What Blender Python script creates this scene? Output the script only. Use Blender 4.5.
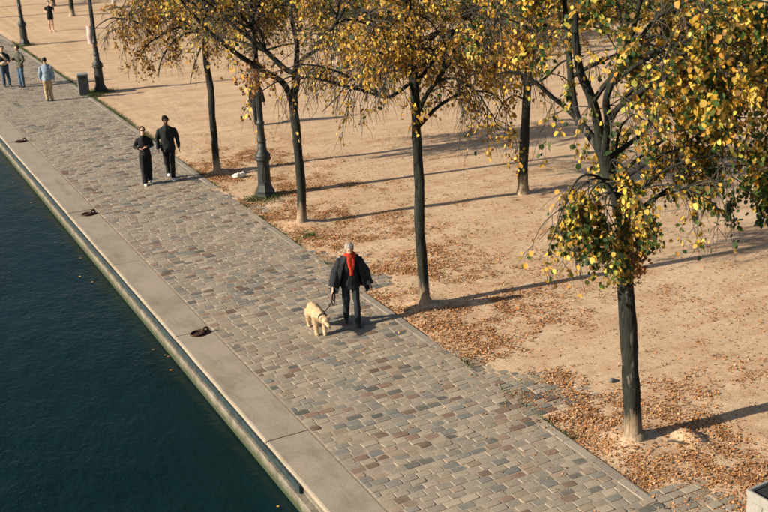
import bpy, bmesh, math, random
import numpy as np
from mathutils import Vector, Matrix, noise

random.seed(7); rng = np.random.default_rng(7)
for o in list(bpy.data.objects): bpy.data.objects.remove(o)
scene = bpy.context.scene
C = scene.collection
PI = math.pi
def V(*a): return np.array(a, float)

# ------------------------------------------------------------------ camera
F_PX, PITCH, ROLL, YAW, CAM_H = 1077.45, .3469027, -.03351909, .4746187, 8.40493   # recovered from the quay, lamps and tree rows
_fw = V(math.sin(YAW)*math.cos(PITCH), math.cos(YAW)*math.cos(PITCH), -math.sin(PITCH))
_r0 = np.cross(_fw, [0, 0, 1]); _r0 /= np.linalg.norm(_r0); _u0 = np.cross(_r0, _fw)
_r = _r0*math.cos(ROLL) + _u0*math.sin(ROLL); _u = -_r0*math.sin(ROLL) + _u0*math.cos(ROLL)
CAM = V(0, 0, CAM_H)
cam = bpy.data.cameras.new('camera'); camo = bpy.data.objects.new('camera', cam); C.objects.link(camo)
camo.matrix_world = Matrix(((_r[0], _u[0], -_fw[0], 0), (_r[1], _u[1], -_fw[1], 0), (_r[2], _u[2], -_fw[2], CAM_H), (0, 0, 0, 1)))
cam.sensor_fit = 'HORIZONTAL'; cam.sensor_width = 36; cam.lens = F_PX/768*36
cam.clip_end = 2000; cam.clip_start = .1
cam.dof.use_dof = True; cam.dof.focus_distance = 20.5; cam.dof.aperture_fstop = 2.0
scene.camera = camo
# ------------------------------------------------------------------ sky, sun, exposure
SUN_EL = math.radians(25); SUN_OFF = math.radians(7.5)
to_sun = Vector((-math.cos(SUN_EL)*math.cos(SUN_OFF), math.cos(SUN_EL)*math.sin(SUN_OFF), math.sin(SUN_EL)))
world = bpy.data.worlds.new('World'); scene.world = world; world.use_nodes = True
wn = world.node_tree; wn.nodes.clear()
sky = wn.nodes.new('ShaderNodeTexSky'); sky.sky_type = 'NISHITA'; sky.sun_disc = False
sky.sun_elevation = SUN_EL; sky.sun_rotation = math.atan2(to_sun.x, to_sun.y) % (2*PI)
sky.air_density = 1.0; sky.dust_density = 1.5; sky.ozone_density = 1.0
bg = wn.nodes.new('ShaderNodeBackground'); bg.inputs['Strength'].default_value = .055
wo = wn.nodes.new('ShaderNodeOutputWorld')
wn.links.new(sky.outputs[0], bg.inputs[0]); wn.links.new(bg.outputs[0], wo.inputs[0])
sl = bpy.data.lights.new('sun', 'SUN'); sl.energy = 5.0; sl.angle = math.radians(.5); sl.color = (1.0, .875, .70)
so = bpy.data.objects.new('sun', sl); C.objects.link(so)
so.rotation_euler = to_sun.to_track_quat('Z', 'Y').to_euler(); so.location = (-30, 10, 30)
scene.view_settings.view_transform = 'Standard'; scene.view_settings.look = 'None'
scene.view_settings.exposure = .90; scene.view_settings.gamma = 1
scene.render.engine = 'CYCLES'

# ------------------------------------------------------------------ pixel helpers (photo is 768 x 512)
def ray(px, py): return _fw*F_PX + _r*(px-384) + _u*(256-py)
def ground(px, py, z=0.):
    d = ray(px, py); t = (z-CAM_H)/d[2]; return CAM + t*d
def proj(P):
    v = np.asarray(P, float)-CAM; k = F_PX/(v@_fw); return 384+k*(v@_r), 256-k*(v@_u)
def at_depth(px, py, base, off=0.):
    """point on the upright plane through base that faces the viewer, moved off metres further back"""
    n = V(base[0], base[1], 0); n /= np.linalg.norm(n)
    d = ray(px, py); t = (np.dot(n, V(base[0], base[1], 0)) + off)/np.dot(n, d); return CAM + t*d

# ------------------------------------------------------------------ materials
def mat(name, rough=.8, spec=.3):
    m = bpy.data.materials.new(name); m.use_nodes = True
    nt = m.node_tree; b = nt.nodes['Principled BSDF']
    b.inputs['Roughness'].default_value = rough; b.inputs['Specular IOR Level'].default_value = spec
    return m, nt, b
def nd(nt, t, **kw):
    n = nt.nodes.new(t)
    for k, v in kw.items():
        if k in n.inputs: n.inputs[k].default_value = v
        else: setattr(n, k, v)
    return n
def coords(nt, scale=None, gen=False):
    tc = nd(nt, 'ShaderNodeTexCoord') if not gen else None
    g = nd(nt, 'ShaderNodeNewGeometry')
    out = g.outputs['Position']
    if scale is not None:
        mp = nd(nt, 'ShaderNodeMapping'); mp.inputs['Scale'].default_value = scale
        nt.links.new(out, mp.inputs[0]); out = mp.outputs[0]
    return out
def ntex(nt, src, scale, detail=4, rough=.6):
    n = nd(nt, 'ShaderNodeTexNoise', Scale=scale, Detail=detail, Roughness=rough)
    nt.links.new(src, n.inputs['Vector']); return n.outputs['Fac']
def ramp(nt, fac, stops):
    r = nd(nt, 'ShaderNodeValToRGB'); e = r.color_ramp.elements
    while len(e) < len(stops): e.new(.5)
    for i, (p, c) in enumerate(stops):
        e[i].position = p; e[i].color = (*c, 1) if len(c) == 3 else c
    nt.links.new(fac, r.inputs[0]); return r.outputs[0]
def mix(nt, fac, a, b, mode='MIX'):
    m = nd(nt, 'ShaderNodeMix', data_type='RGBA', blend_type=mode)
    for i, v in ((0, fac), (6, a), (7, b)):
        if hasattr(v, 'is_linked'): nt.links.new(v, m.inputs[i])
        elif i == 0: m.inputs[0].default_value = v
        else: m.inputs[i].default_value = (*v, 1)
    return m.outputs[2]
def bump(nt, b, h, strength=.4, dist=.02):
    bp = nd(nt, 'ShaderNodeBump', Strength=strength, Distance=dist)
    nt.links.new(h, bp.inputs['Height']); nt.links.new(bp.outputs[0], b.inputs['Normal'])
G = lambda v: (v, v, v)
MATS = {}
def noisy(name, col, var=.25, scale=12, rough=.8, bmp=.3, bscale=40, bdist=.01, metal=0., spec=.3):
    if name in MATS: return MATS[name]
    m, nt, b = mat(name, rough, spec); p = coords(nt)
    f = ntex(nt, p, scale)
    lo = tuple(c*(1-var) for c in col); hi = tuple(min(1, c*(1+var)) for c in col)
    nt.links.new(ramp(nt, f, [(.3, lo), (.7, hi)]), b.inputs['Base Color'])
    if bmp: bump(nt, b, ntex(nt, p, bscale), bmp, bdist)
    b.inputs['Metallic'].default_value = metal
    MATS[name] = m; return m

def sand_material():
    m, nt, b = mat('sand', .95, .15); p = coords(nt)
    c = ramp(nt, ntex(nt, p, .35, 6, .65), [(.3, (.44, .322, .21)), (.5, (.52, .39, .262)), (.72, (.58, .447, .31))])
    c = mix(nt, .45, c, ramp(nt, ntex(nt, p, 7, 6, .75), [(.3, (.30, .205, .125)), (.5, (.54, .385, .245)), (.7, (.66, .50, .34))]))
    # litter ground down into the sand: rusty smears along the tread
    sm = coords(nt, (.5, 1.6, 1))
    f = ramp(nt, ntex(nt, sm, 1.1, 8, .78), [(.45, G(0)), (.62, G(.62))])
    c = mix(nt, f, c, (.385, .215, .11))
    g = ramp(nt, ntex(nt, p, 26, 3, .7), [(.60, G(0)), (.68, G(.6))])
    c = mix(nt, g, c, (.25, .145, .08))
    nt.links.new(c, b.inputs['Base Color'])
    h = nd(nt, 'ShaderNodeMath', operation='ADD'); nt.links.new(ntex(nt, p, 5, 6, .7), h.inputs[0]); nt.links.new(ntex(nt, p, 60, 3, .7), h.inputs[1])
    bump(nt, b, h.outputs[0], .55, .035); return m
def col_attr_mat(name, rough=.85, var=.35, scale=30, bmp=.35, bdist=.006, spec=.25):
    m, nt, b = mat(name, rough, spec); p = coords(nt)
    a = nd(nt, 'ShaderNodeAttribute', attribute_name='Col')
    c = mix(nt, 1., a.outputs['Color'], ramp(nt, ntex(nt, p, scale, 5, .7), [(.25, G(1-var)), (.75, G(1+var*.6))]), 'MULTIPLY')
    dust = ramp(nt, ntex(nt, p, 1.1, 6, .7), [(.45, G(.0)), (.75, G(.5))])
    if name == 'cobble': c = mix(nt, dust, c, (.315, .27, .21))
    nt.links.new(c, b.inputs['Base Color']); bump(nt, b, ntex(nt, p, scale*1.5, 4, .7), bmp, bdist); return m
def leaf_material(name, transl=.35, rough=.6):
    m, nt, b = mat(name, rough, .3)
    a = nd(nt, 'ShaderNodeAttribute', attribute_name='Col'); nt.links.new(a.outputs['Color'], b.inputs['Base Color'])
    t = nd(nt, 'ShaderNodeBsdfTranslucent'); nt.links.new(a.outputs['Color'], t.inputs['Color'])
    mx = nd(nt, 'ShaderNodeMixShader'); mx.inputs[0].default_value = transl
    out = nt.nodes['Material Output']
    nt.links.new(b.outputs[0], mx.inputs[1]); nt.links.new(t.outputs[0], mx.inputs[2]); nt.links.new(mx.outputs[0], out.inputs[0]); return m
def bark_material(name, dark, light, dust=True):
    m, nt, b = mat(name, .9, .2)
    g = nd(nt, 'ShaderNodeNewGeometry'); sp = coords(nt, (1, 1, .22)); p = coords(nt)
    c = ramp(nt, ntex(nt, sp, 22, 6, .75), [(.32, dark), (.52, tuple((d+l)/2 for d, l in zip(dark, light))), (.7, light)])
    c = mix(nt, ramp(nt, ntex(nt, p, 2.2, 4), [(.5, G(0)), (.7, G(.5))]), c, (.034, .041, .027))     # lichen
    c = mix(nt, ramp(nt, ntex(nt, sp, 7, 3), [(.64, G(0)), (.70, G(.75))]), c, (.17, .155, .12))         # scuffed patches
    if dust:
        s = nd(nt, 'ShaderNodeSeparateXYZ'); nt.links.new(g.outputs['Position'], s.inputs[0])
        n = ntex(nt, sp, 9, 5, .7)
        ad = nd(nt, 'ShaderNodeMath', operation='MULTIPLY_ADD'); nt.links.new(n, ad.inputs[0]); ad.inputs[1].default_value = .9; nt.links.new(s.outputs[2], ad.inputs[2])
        c = mix(nt, ramp(nt, ad.outputs[0], [(.55, G(.92)), (1.0, G(0))]), c, (.40, .30, .20))
    nt.links.new(c, b.inputs['Base Color']); bump(nt, b, ntex(nt, sp, 30, 6, .75), .9, .03); return m
def water_material():
    m, nt, b = mat('water', .07, .16)
    b.inputs['Base Color'].default_value = (.004, .017, .021, 1); b.inputs['IOR'].default_value = 1.33
    c = ramp(nt, ntex(nt, coords(nt), .25, 4), [(.3, (.002, .0105, .0105)), (.7, (.0035, .0165, .018))]); nt.links.new(c, b.inputs['Base Color'])
    p1 = coords(nt, (1.0, .55, 1)); p2 = coords(nt, (1., .7, 1))
    a = nd(nt, 'ShaderNodeMath', operation='MULTIPLY_ADD'); nt.links.new(ntex(nt, p2, 9, 4, .6), a.inputs[0]); a.inputs[1].default_value = .45; nt.links.new(ntex(nt, p1, 2.6, 4, .55), a.inputs[2])
    pw = ramp(nt, ntex(nt, coords(nt, (1, .45, 1)), .22, 4, .6), [(.35, G(.35)), (.65, G(1))]); hm = nd(nt, 'ShaderNodeMath', operation='MULTIPLY'); nt.links.new(a.outputs[0], hm.inputs[0]); nt.links.new(pw, hm.inputs[1]); bump(nt, b, hm.outputs[0], .7, .095); return m
def concrete_material(name, base, joint=.5):
    m, nt, b = mat(name, .9, .2); p = coords(nt)
    lo = tuple(c*.62 for c in base); hi = tuple(min(1, c*1.15) for c in base)
    c = ramp(nt, ntex(nt, p, 1.2, 6, .7), [(.3, lo), (.5, base), (.72, hi)])
    c = mix(nt, .45, c, ramp(nt, ntex(nt, p, 25, 5, .75), [(.3, tuple(c*.55 for c in base)), (.7, hi)]))
    st = coords(nt, (1.2, .35, 1))
    c = mix(nt, ramp(nt, ntex(nt, st, 2.3, 5, .7), [(.5, G(0)), (.7, G(.6))]), c, tuple(c*.5 for c in base))
    nt.links.new(c, b.inputs['Base Color']); bump(nt, b, ntex(nt, p, 35, 5, .75), .35, .01); return m
def wall_material():
    m, nt, b = mat('quay_face', .9, .2); p = coords(nt); g = nd(nt, 'ShaderNodeNewGeometry')
    c = ramp(nt, ntex(nt, p, 3, 6, .7), [(.3, (.07, .064, .052)), (.5, (.165, .148, .118)), (.7, (.28, .25, .205))])
    s = nd(nt, 'ShaderNodeSeparateXYZ'); nt.links.new(g.outputs['Position'], s.inputs[0])
    ad = nd(nt, 'ShaderNodeMath', operation='MULTIPLY_ADD'); nt.links.new(ntex(nt, p, 5, 5, .7), ad.inputs[0]); ad.inputs[1].default_value = .22; nt.links.new(s.outputs[2], ad.inputs[2])
    mr = nd(nt, 'ShaderNodeMapRange'); nt.links.new(ad.outputs[0], mr.inputs[0]); mr.inputs[1].default_value = -.28; mr.inputs[2].default_value = -.14; mr.inputs[3].default_value = 1; mr.inputs[4].default_value = 0
    c = mix(nt, mr.outputs[0], c, (.045, .055, .03))     # algae at the waterline
    nt.links.new(c, b.inputs['Base Color']); bump(nt, b, ntex(nt, p, 14, 5, .7), .5, .03); return m

M_SAND = sand_material(); M_COB = col_attr_mat('cobble', .72); M_WATER = water_material(); M_CONC = concrete_material('coping_concrete', (.30, .258, .20))
M_WALL = wall_material(); M_LEAF = leaf_material('leaf'); M_LITTER = leaf_material('litter', .1, .8)
M_BARK = bark_material('bark', (.006, .007, .0065), (.038, .039, .032)); M_BARKP = bark_material('pale_bark', (.10, .075, .055), (.25, .2, .15))
M_TWIG = noisy('twig', (.058, .048, .038), .4, 30, .9, 0)
M_IRON = noisy('lamp_iron', (.020, .024, .022), .35, 14, .55, .25, 60, .004, 0, .4)
M_RUST = noisy('rusty_iron', (.055, .028, .018), .5, 25, .7, .4, 60, .004, .3)
M_STEEL = noisy('fender_steel', (.022, .036, .040), .5, 8, .6, .3, 30, .005)
M_GRASS = leaf_material('grass', .3, .7)

# ------------------------------------------------------------------ mesh helpers
class MB:
    def __init__(s): s.v = []; s.f = []; s.c = []
    def add(s, vs, fs, col=None):
        o = len(s.v); s.v += [tuple(map(float, v)) for v in vs]; s.f += [tuple(i+o for i in f) for f in fs]
        if col is not None: s.c += [col]*len(vs)
    def tube(s, pts, rad, n=8, cap=True, ell=None, ref=None, wob=0.):
        pts = [np.asarray(p, float) for p in pts]; k = len(pts); vs = []; fs = []
        a = None
        for i, p in enumerate(pts):
            t = pts[min(i+1, k-1)]-pts[max(i-1, 0)]; t = t/(np.linalg.norm(t)+1e-9)
            if a is None:
                h = np.asarray(ref, float) if ref is not None else (V(1, 0, 0) if abs(t[0]) < .8 else V(0, 1, 0))
                a = h-t*np.dot(h, t)
            else: a = a-t*np.dot(a, t)
            a = a/(np.linalg.norm(a)+1e-9); b = np.cross(t, a)
            r = rad[i] if hasattr(rad, '__len__') else rad
            rx, ry = r if hasattr(r, '__len__') else (r, r)
            for j in range(n):
                th = 2*PI*j/n; q = 1.
                if wob: q = 1+wob*noise.noise(Vector((math.cos(th)*2+i*.35, math.sin(th)*2, p[2]*.7+p[0])))
                vs.append(p+q*(a*rx*math.cos(th)+b*ry*math.sin(th)))
        for i in range(k-1):
            for j in range(n):
                j2 = (j+1) % n; fs.append((i*n+j, i*n+j2, (i+1)*n+j2, (i+1)*n+j))
        if cap:
            fs.append(tuple(range(n-1, -1, -1))); fs.append(tuple(range((k-1)*n, k*n)))
        s.add(vs, fs)
    def lathe(s, prof, n=12, rot=0., c=(0, 0)):
        vs = []; fs = []; k = len(prof)
        for r, z in prof:
            for j in range(n):
                th = 2*PI*j/n+rot; vs.append((c[0]+r*math.cos(th), c[1]+r*math.sin(th), z))
        for i in range(k-1):
            for j in range(n):
                j2 = (j+1) % n; fs.append((i*n+j, i*n+j2, (i+1)*n+j2, (i+1)*n+j))
        fs.append(tuple(range(n-1, -1, -1))); fs.append(tuple(range((k-1)*n, k*n))); s.add(vs, fs)
    def box(s, x0, x1, y0, y1, z0, z1, ch=0., col=None):
        """box with chamfered top edges"""
        c = ch
        vs = [(x0, y0, z0), (x1, y0, z0), (x1, y1, z0), (x0, y1, z0), (x0, y0, z1-c), (x1, y0, z1-c), (x1, y1, z1-c), (x0, y1, z1-c)]
        fs = [(3, 2, 1, 0), (0, 1, 5, 4), (1, 2, 6, 5), (2, 3, 7, 6), (3, 0, 4, 7)]
        if c:
            vs += [(x0+c, y0+c, z1), (x1-c, y0+c, z1), (x1-c, y1-c, z1), (x0+c, y1-c, z1)]
            fs += [(4, 5, 9, 8), (5, 6, 10, 9), (6, 7, 11, 10), (7, 4, 8, 11), (8, 9, 10, 11)]
        else: fs.append((4, 5, 6, 7))
        s.add(vs, fs, col)
    def ball(s, c, r, n=12, m=8):
        c = np.asarray(c, float); r = np.asarray(r if hasattr(r, '__len__') else (r, r, r), float); vs = [c+(0, 0, -r[2])]; fs = []
        for i in range(1, m):
            ph = -PI/2+PI*i/m
            for j in range(n): th = 2*PI*j/n; vs.append(c+r*V(math.cos(ph)*math.cos(th), math.cos(ph)*math.sin(th), math.sin(ph)))
        vs.append(c+(0, 0, r[2])); L = len(vs)-1
        for j in range(n):
            j2 = (j+1) % n; fs.append((0, 1+j2, 1+j)); fs.append((L, 1+(m-2)*n+j, 1+(m-2)*n+j2))
            for i in range(m-2): fs.append((1+i*n+j, 1+i*n+j2, 1+(i+1)*n+j2, 1+(i+1)*n+j))
        s.add(vs, fs)
    def mesh(s, name):
        me = bpy.data.meshes.new(name); me.from_pydata(s.v, [], s.f); me.update()
        if s.c:
            a = me.color_attributes.new('Col', 'FLOAT_COLOR', 'POINT'); a.data.foreach_set('color', np.array([(*c, 1) for c in s.c], np.float32).ravel())
        return me
    def build(s, name, m, parent=None, smooth=True):
        return link(name, s.mesh(name), m, parent, smooth)
def link(name, me, m, parent=None, smooth=True):
    if m is not None: me.materials.append(m)
    if smooth: me.polygons.foreach_set('use_smooth', [True]*len(me.polygons))
    o = bpy.data.objects.new(name, me); C.objects.link(o); o.parent = parent; return o
def tag(o, label=None, cat=None, group=None, kind=None):
    for k, v in (('label', label), ('category', cat), ('group', group), ('kind', kind)):
        if v: o[k] = v
    return o
def empty(name, loc=(0, 0, 0), rz=0.):
    o = bpy.data.objects.new(name, None); C.objects.link(o); o.location = tuple(map(float, loc)); o.rotation_euler = (0, 0, rz); o.empty_display_size = .2; return o
def copy_tree(o, parent=None):
    c = o.copy(); C.objects.link(c); c.parent = parent
    for ch in o.children: copy_tree(ch, c)
    return c
def np_mesh(name, verts, faces_flat, nper, cols=None):
    """verts (N,3), faces with nper corners each"""
    me = bpy.data.meshes.new(name); me.vertices.add(len(verts)); me.vertices.foreach_set('co', np.asarray(verts, np.float32).ravel())
    nf = len(faces_flat)//nper; me.loops.add(len(faces_flat)); me.loops.foreach_set('vertex_index', np.asarray(faces_flat, np.int32))
    me.polygons.add(nf); me.polygons.foreach_set('loop_start', np.arange(0, nf*nper, nper, dtype=np.int32))
    try: me.polygons.foreach_set('loop_total', np.full(nf, nper, np.int32))
    except Exception: pass
    me.update(calc_edges=True); me.validate()
    if cols is not None:
        a = me.color_attributes.new('Col', 'FLOAT_COLOR', 'POINT'); a.data.foreach_set('color', np.c_[cols, np.ones(len(cols))].astype(np.float32).ravel())
    return me
def norm(a): return a/(np.linalg.norm(a, axis=-1, keepdims=True)+1e-9)

# ================================================================== SETTING
BORD = lambda y: 9.17+(np.clip(y, 5, 46)-10)*.0095          # sand edge of the cobbled path
PITS = [(9.95, 12.58), (16.25, 18.95), (22.35, 25.3), (28.4, 31.5)]
def apron_edge(y):
    """how far the cobbles between the pits reach before the sand swallows them"""
    for i, (a, b_) in enumerate(PITS[:3]):
        if b_ <= y <= PITS[i+1][0]: t = (y-b_)/(PITS[i+1][0]-b_); return 10.2-1.0*t-(.3 if i == 2 else 0)
    return 10.1 if y < PITS[0][0] else 9.2
def apron(y):
    e = .25; s = lambda a: max(0., min(1., a/e+.5))
    if y > 32: return 0.
    v = 1.
    for a, b in PITS: v = min(v, max(s(a-y), s(y-b)))
    return v*max(0., min(1., (30.5-y)/1.5))
TREES = {'t1': V(9.98, 11.24, 0), 't2': V(9.96, 17.64, 0), 't3': V(9.99, 23.9, 0), 't4': V(9.86, 29.89, 0), 't5': V(16.12, 23.06, 0)}
def height(x, y):
    b = float(BORD(y))
    a = apron(y)
    if x < b-.12 and (a <= 0 or x < b-1.3): return -.12
    z = -.004+.030*noise.noise(Vector((x*.7, y*.7, 1)))+.014*noise.noise(Vector((x*2.7, y*2.7, 5)))+.006*noise.noise(Vector((x*8, y*8, 3)))
    if a > 0:
        d = x-apron_edge(y)+.30*noise.noise(Vector((x*1.0, y*1.0, 9)))+.13*noise.noise(Vector((x*3.5, y*3.5, 4)))
        w = max(0., min(1., d/.8+.5)); w = w*w*(3-2*w)
        za = -.019+.006*noise.noise(Vector((x*2.7, y*2.7, 5)))+.004*noise.noise(Vector((x*8, y*8, 3)))
        za = za*(1-w)+(z*.5+.006)*w
        z = z*(1-a)+za*a if x > b else za*a-.12*(1-a)
    e = max(a, max(0., min(1., (x-b)/.35)))
    z = z*e+(1-e)*(-.03)
    if x < 11.5:
        for k in ('t1', 't2', 't3', 't4'):
            t = TREES[k]; d2 = (x-t[0])**2+(y-t[1])**2
            if d2 < 2: z += .085*math.exp(-d2/.16)
    d2 = (x-10.72)**2*3+(y-10.86)**2*1.2; z += .13*math.exp(-d2/.10)*(1 if x < 10.86 else math.exp(-((x-10.86)/.05)**2))
    if x > 13: z -= .008*(x-13)*0
    return z
xs = np.r_[5.12, 7.6, np.arange(7.8, 13.2, .05), 13.4, 13.8, 14.4, 15.2, 16, 17, 18.5, 20, 22, 25, 29, 34, 40, 50, 65, 90, 130, 200, 350]
ys = np.r_[-60, -20, 0, 4, 6.5, np.arange(7.5, 33, .06), np.arange(33.2, 48, .35), np.arange(49, 70, 2), 75, 82, 90, 105, 130, 170, 240, 350, 600]
gv = [(x, y, height(x, y)) for y in ys for x in xs]
nx = len(xs); gf = []
for j in range(len(ys)-1):
    for i in range(nx-1): a = j*nx+i; gf += [a, a+1, a+nx+1, a+nx]
g = link('sandy_ground', np_mesh('sandy_ground', gv, gf, 4), M_SAND); g['kind'] = 'structure'

wz = -.45
wv = MB(); n = 24
wx = np.linspace(-350, 5.06, 6); wy = np.linspace(-60, 600, 6)
wm = MB(); wm.add([(x, y, wz) for y in wy for x in wx], [(j*6+i, j*6+i+1, (j+1)*6+i+1, (j+1)*6+i) for j in range(5) for i in range(5)])
tag(wm.build('canal_water', M_WATER), kind='structure')

# quay wall with coping slabs
qw = empty('quay_wall', (5.05, 20, -.45))
tag(qw, 'low quay wall with beige concrete coping and dark steel rubbing strip along the water', 'quay wall')
def qpart(mb, name, m, smooth=False):
    o = mb.build(name, m, qw, smooth); o.location = (-5.05, -20, .45); return o
b = MB(); b.box(5.0, 5.6, -20, 300, -1.6, -.19); b.box(5.10, 5.6, -20, 300, -.19, -.13); qpart(b, 'wall_face', M_WALL)
b = MB(); b.box(5.035, 5.10, 12.75, 300, -.178, -.052); qpart(b, 'steel_strip', M_STEEL)
SLAB0 = 18.82; yy = SLAB0-4.69*4; slabs = []
while yy < 110:
    y0, y1 = yy+.005, yy+4.69-.005; x0, x1 = 5.075+random.uniform(-.006, .006), 5.805
    z = random.uniform(-.004, .005); mb = MB(); c = .028
    segs = 14; prof = [(x0+.035, -.125), (x0, -.05), (x0, z-.032), (x0+.012, z-.010), (x0+.038, z), (x1-.015, z), (x1, z-.012), (x1, -.125)]
    vs = []; fs = []; K = len(prof)
    for i in range(segs+1):
        t = y0+(y1-y0)*i/segs
        for k, (px, pz) in enumerate(prof):
            e = .007*noise.noise(Vector((px*4, t*2.3, pz*9+z*99)))+.010*max(0, noise.noise(Vector((t*5.3, px, z*77)))-.25)
            tt = t+(.006 if i == 0 else -.006 if i == segs else 0)*(1 if k in (3, 4, 5, 6) else 0)
            vs.append((px+(e if k < 5 else 0), tt, pz+(e*.4 if 2 < k < 6 else 0)))
    for i in range(segs):
        for k in range(K-1): fs.append((i*K+k, (i+1)*K+k, (i+1)*K+k+1, i*K+k+1))
    fs.append(tuple(range(K))); fs.append(tuple(range(segs*K+K-1, segs*K-1, -1)))
    mb.add(vs, fs); qpart(mb, 'coping_slab', M_CONC); yy += 4.69

# mooring rings
ring_labels = {18.71: 'rusty iron mooring ring on the coping, level with the dog walker', 27.79: 'rusty iron mooring ring on the coping, level with the couple in black', 37.48: 'rusty iron mooring ring on the coping, closest to the man in the pale blue shirt', }
for y, lb in ring_labels.items():
    r = empty('mooring_ring', (5.60, y, 0)); tag(r, lb, 'mooring ring', 'mooring rings along the coping')
    mb = MB(); n = 20; R0 = .135; cx = -.10
    pts = [(cx+R0*math.cos(2*PI*i/n), .85*R0*math.sin(2*PI*i/n), .022+.012*math.cos(2*PI*i/n)) for i in range(n+1)]
    mb.tube(pts, .021, 7, False); mb.build('ring', M_RUST, r)
    mb = MB(); mb.tube([(.055*math.cos(a)+.065, 0, .03+.075*math.sin(a)) for a in np.linspace(-.3, PI+.3, 12)], .022, 7); mb.lathe([(.11, .002), (.11, .012), (.09, .02)], 12, 0, (.06, 0)); mb.build('eyebolt', M_RUST, r)
    mb = MB(); mb.lathe([(.17, .001), (.165, .0045)], 16, 0, (-.06, 0)); mb.build('rust_recess', M_RUST, r)

# cobbled path
path = MB(); pv = []; N = 60; pys = np.linspace(-20, 160, N+1)
for y in pys: pv += [(5.80, y, -.0042), (float(BORD(y)), y, -.0042)]
path.add(pv, [(2*i, 2*i+1, 2*i+3, 2*i+2) for i in range(N)])
M_BED = noisy('joint_sand', (.275, .228, .17), .25, 9, .95, .4, 60, .006)
po = path.build('cobbled_path', M_BED, None, False); po['kind'] = 'structure'
PAL = [((.245, .22, .18), 30), ((.285, .252, .205), 24), ((.225, .21, .18), 20), ((.18, .18, .168), 12), ((.255, .205, .16), 10), ((.20, .142, .112), 9), ((.092, .097, .092), 9), ((.155, .165, .16), 9), ((.13, .088, .068), 6), ((.31, .275, .225), 10)]
PC = [p[0] for p in PAL]; PW = [p[1] for p in PAL]
def stone(mb, x0, x1, y0, y1, z, col, lod=0, org=(0, 0, 0)):
    j = lambda a: random.uniform(-a, a)
    q = [(x0+j(.006), y0+j(.006)), (x1+j(.006), y0+j(.006)), (x1+j(.006), y1+j(.006)), (x0+j(.006), y1+j(.006))]
    ox, oy, oz = org; tilt = (j(.004), j(.004)); cx, cy = (x0+x1)/2, (y0+y1)/2
    def oct_(c, i):     # ring with cut corners
        out = []
        for k in range(4):
            p = np.array(q[k]); a = np.array(q[(k-1) % 4]); b_ = np.array(q[(k+1) % 4]); ce = np.array((cx, cy))
            for w in (a, b_):
                d = (w-p)/np.linalg.norm(w-p); pt = p+d*c; pt = pt+(ce-pt)/np.linalg.norm(ce-pt)*i; out.append(pt)
        return out
    if lod == 0:
        lo, hi = oct_(.016, 0), oct_(.018, .008)
        vs = [(p[0]-ox, p[1]-oy, z-.03-oz) for p in lo]+[(p[0]-ox, p[1]-oy, z-.0045-oz) for p in lo]+[(p[0]-ox, p[1]-oy, z+tilt[0]*(p[0]-cx)*8+tilt[1]*(p[1]-cy)*8-oz) for p in hi]+[(cx-ox, cy-oy, z+.003-oz)]
        fs = []
        for k in range(8):
            k2 = (k+1) % 8; fs += [(k, k2, 8+k2, 8+k), (8+k, 8+k2, 16+k2, 16+k), (16+k, 16+k2, 24)]
        mb.add(vs, fs, col)
    else: mb.box(x0, x1, y0, y1, z-.03, z, .010, col)
stones = []
y = 6.6; row = 0
while y < 92:
    h = .150+random.uniform(-.012, .012); bx = float(BORD(y))-(.185 if not (apron(y+.07) > .5 and y > 9) else 0)
    x = 5.825-random.uniform(0, .13)*(row % 2) - random.uniform(0, .05)
    while x < bx-.05:
        w = random.uniform(.205, .285); x1 = min(x+w, bx)
        x0 = max(x, 5.822)
        if x1-x0 > .07: stones.append((x0+.007, x1-.007, y+.007+random.uniform(-.005, .005), y+h-.007, random.uniform(-.004, .005)))
        x += w
    y += h; row += 1
# cobbles laid between the tree pits, half drowned in sand
y = 6.6
while y < 29.5:
    h = .155
    if apron(y+.07) > .6:
        x = float(BORD(y))+.01-random.uniform(0, .1)
        while x < 10.3:
            w = random.uniform(.2, .28)
            if x+w > float(BORD(y))+.08: stones.append((max(x, float(BORD(y)))+.007, x+w-.007, y+.007, y+h-.007, -.006+random.uniform(-.005, .005)))
            x += w
    y += h
def stone_col(x, y):
    c = np.array(random.choices(PC, PW)[0]); k = random.uniform(.88, 1.14)
    # long runs of paler, dustier and of darker, patched stones
    n = noise.noise(Vector((x*.55, y*.3, 4)))
    if n > .12: c = c*.55+np.array((.275, .245, .20))*.45
    return tuple(c*k*np.array((1.05, 1.0, .93)))
def size_px(s):
    cx, cy = (s[0]+s[1])/2, (s[2]+s[3])/2; u, v = proj((cx, cy, 0))
    if not (0 < u < 768 and 0 < v < 512): return 0
    a = np.array(proj((s[1], cy, 0)))-np.array(proj((s[0], cy, 0))); d = np.array(proj((cx, s[3], 0)))-np.array(proj((cx, s[2], 0)))
    return abs(a[0]*d[1]-a[1]*d[0])
order = sorted(range(len(stones)), key=lambda i: -size_px(stones[i]))
big = set(order[:290]); rest = MB()
for i, s in enumerate(stones):
    cx, cy = (s[0]+s[1])/2, (s[2]+s[3])/2; col = stone_col(cx, cy)
    if i in big:
        mb = MB(); stone(mb, *s, col, 0, (cx, cy, 0)); o = mb.build('cobblestone', M_COB, po, False); o.location = (cx, cy, 0)
    else: stone(rest, *s, col, 0 if cy < 40 else 1)
tag(rest.build('cobblestones', M_COB, po, False), kind='stuff')
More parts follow.
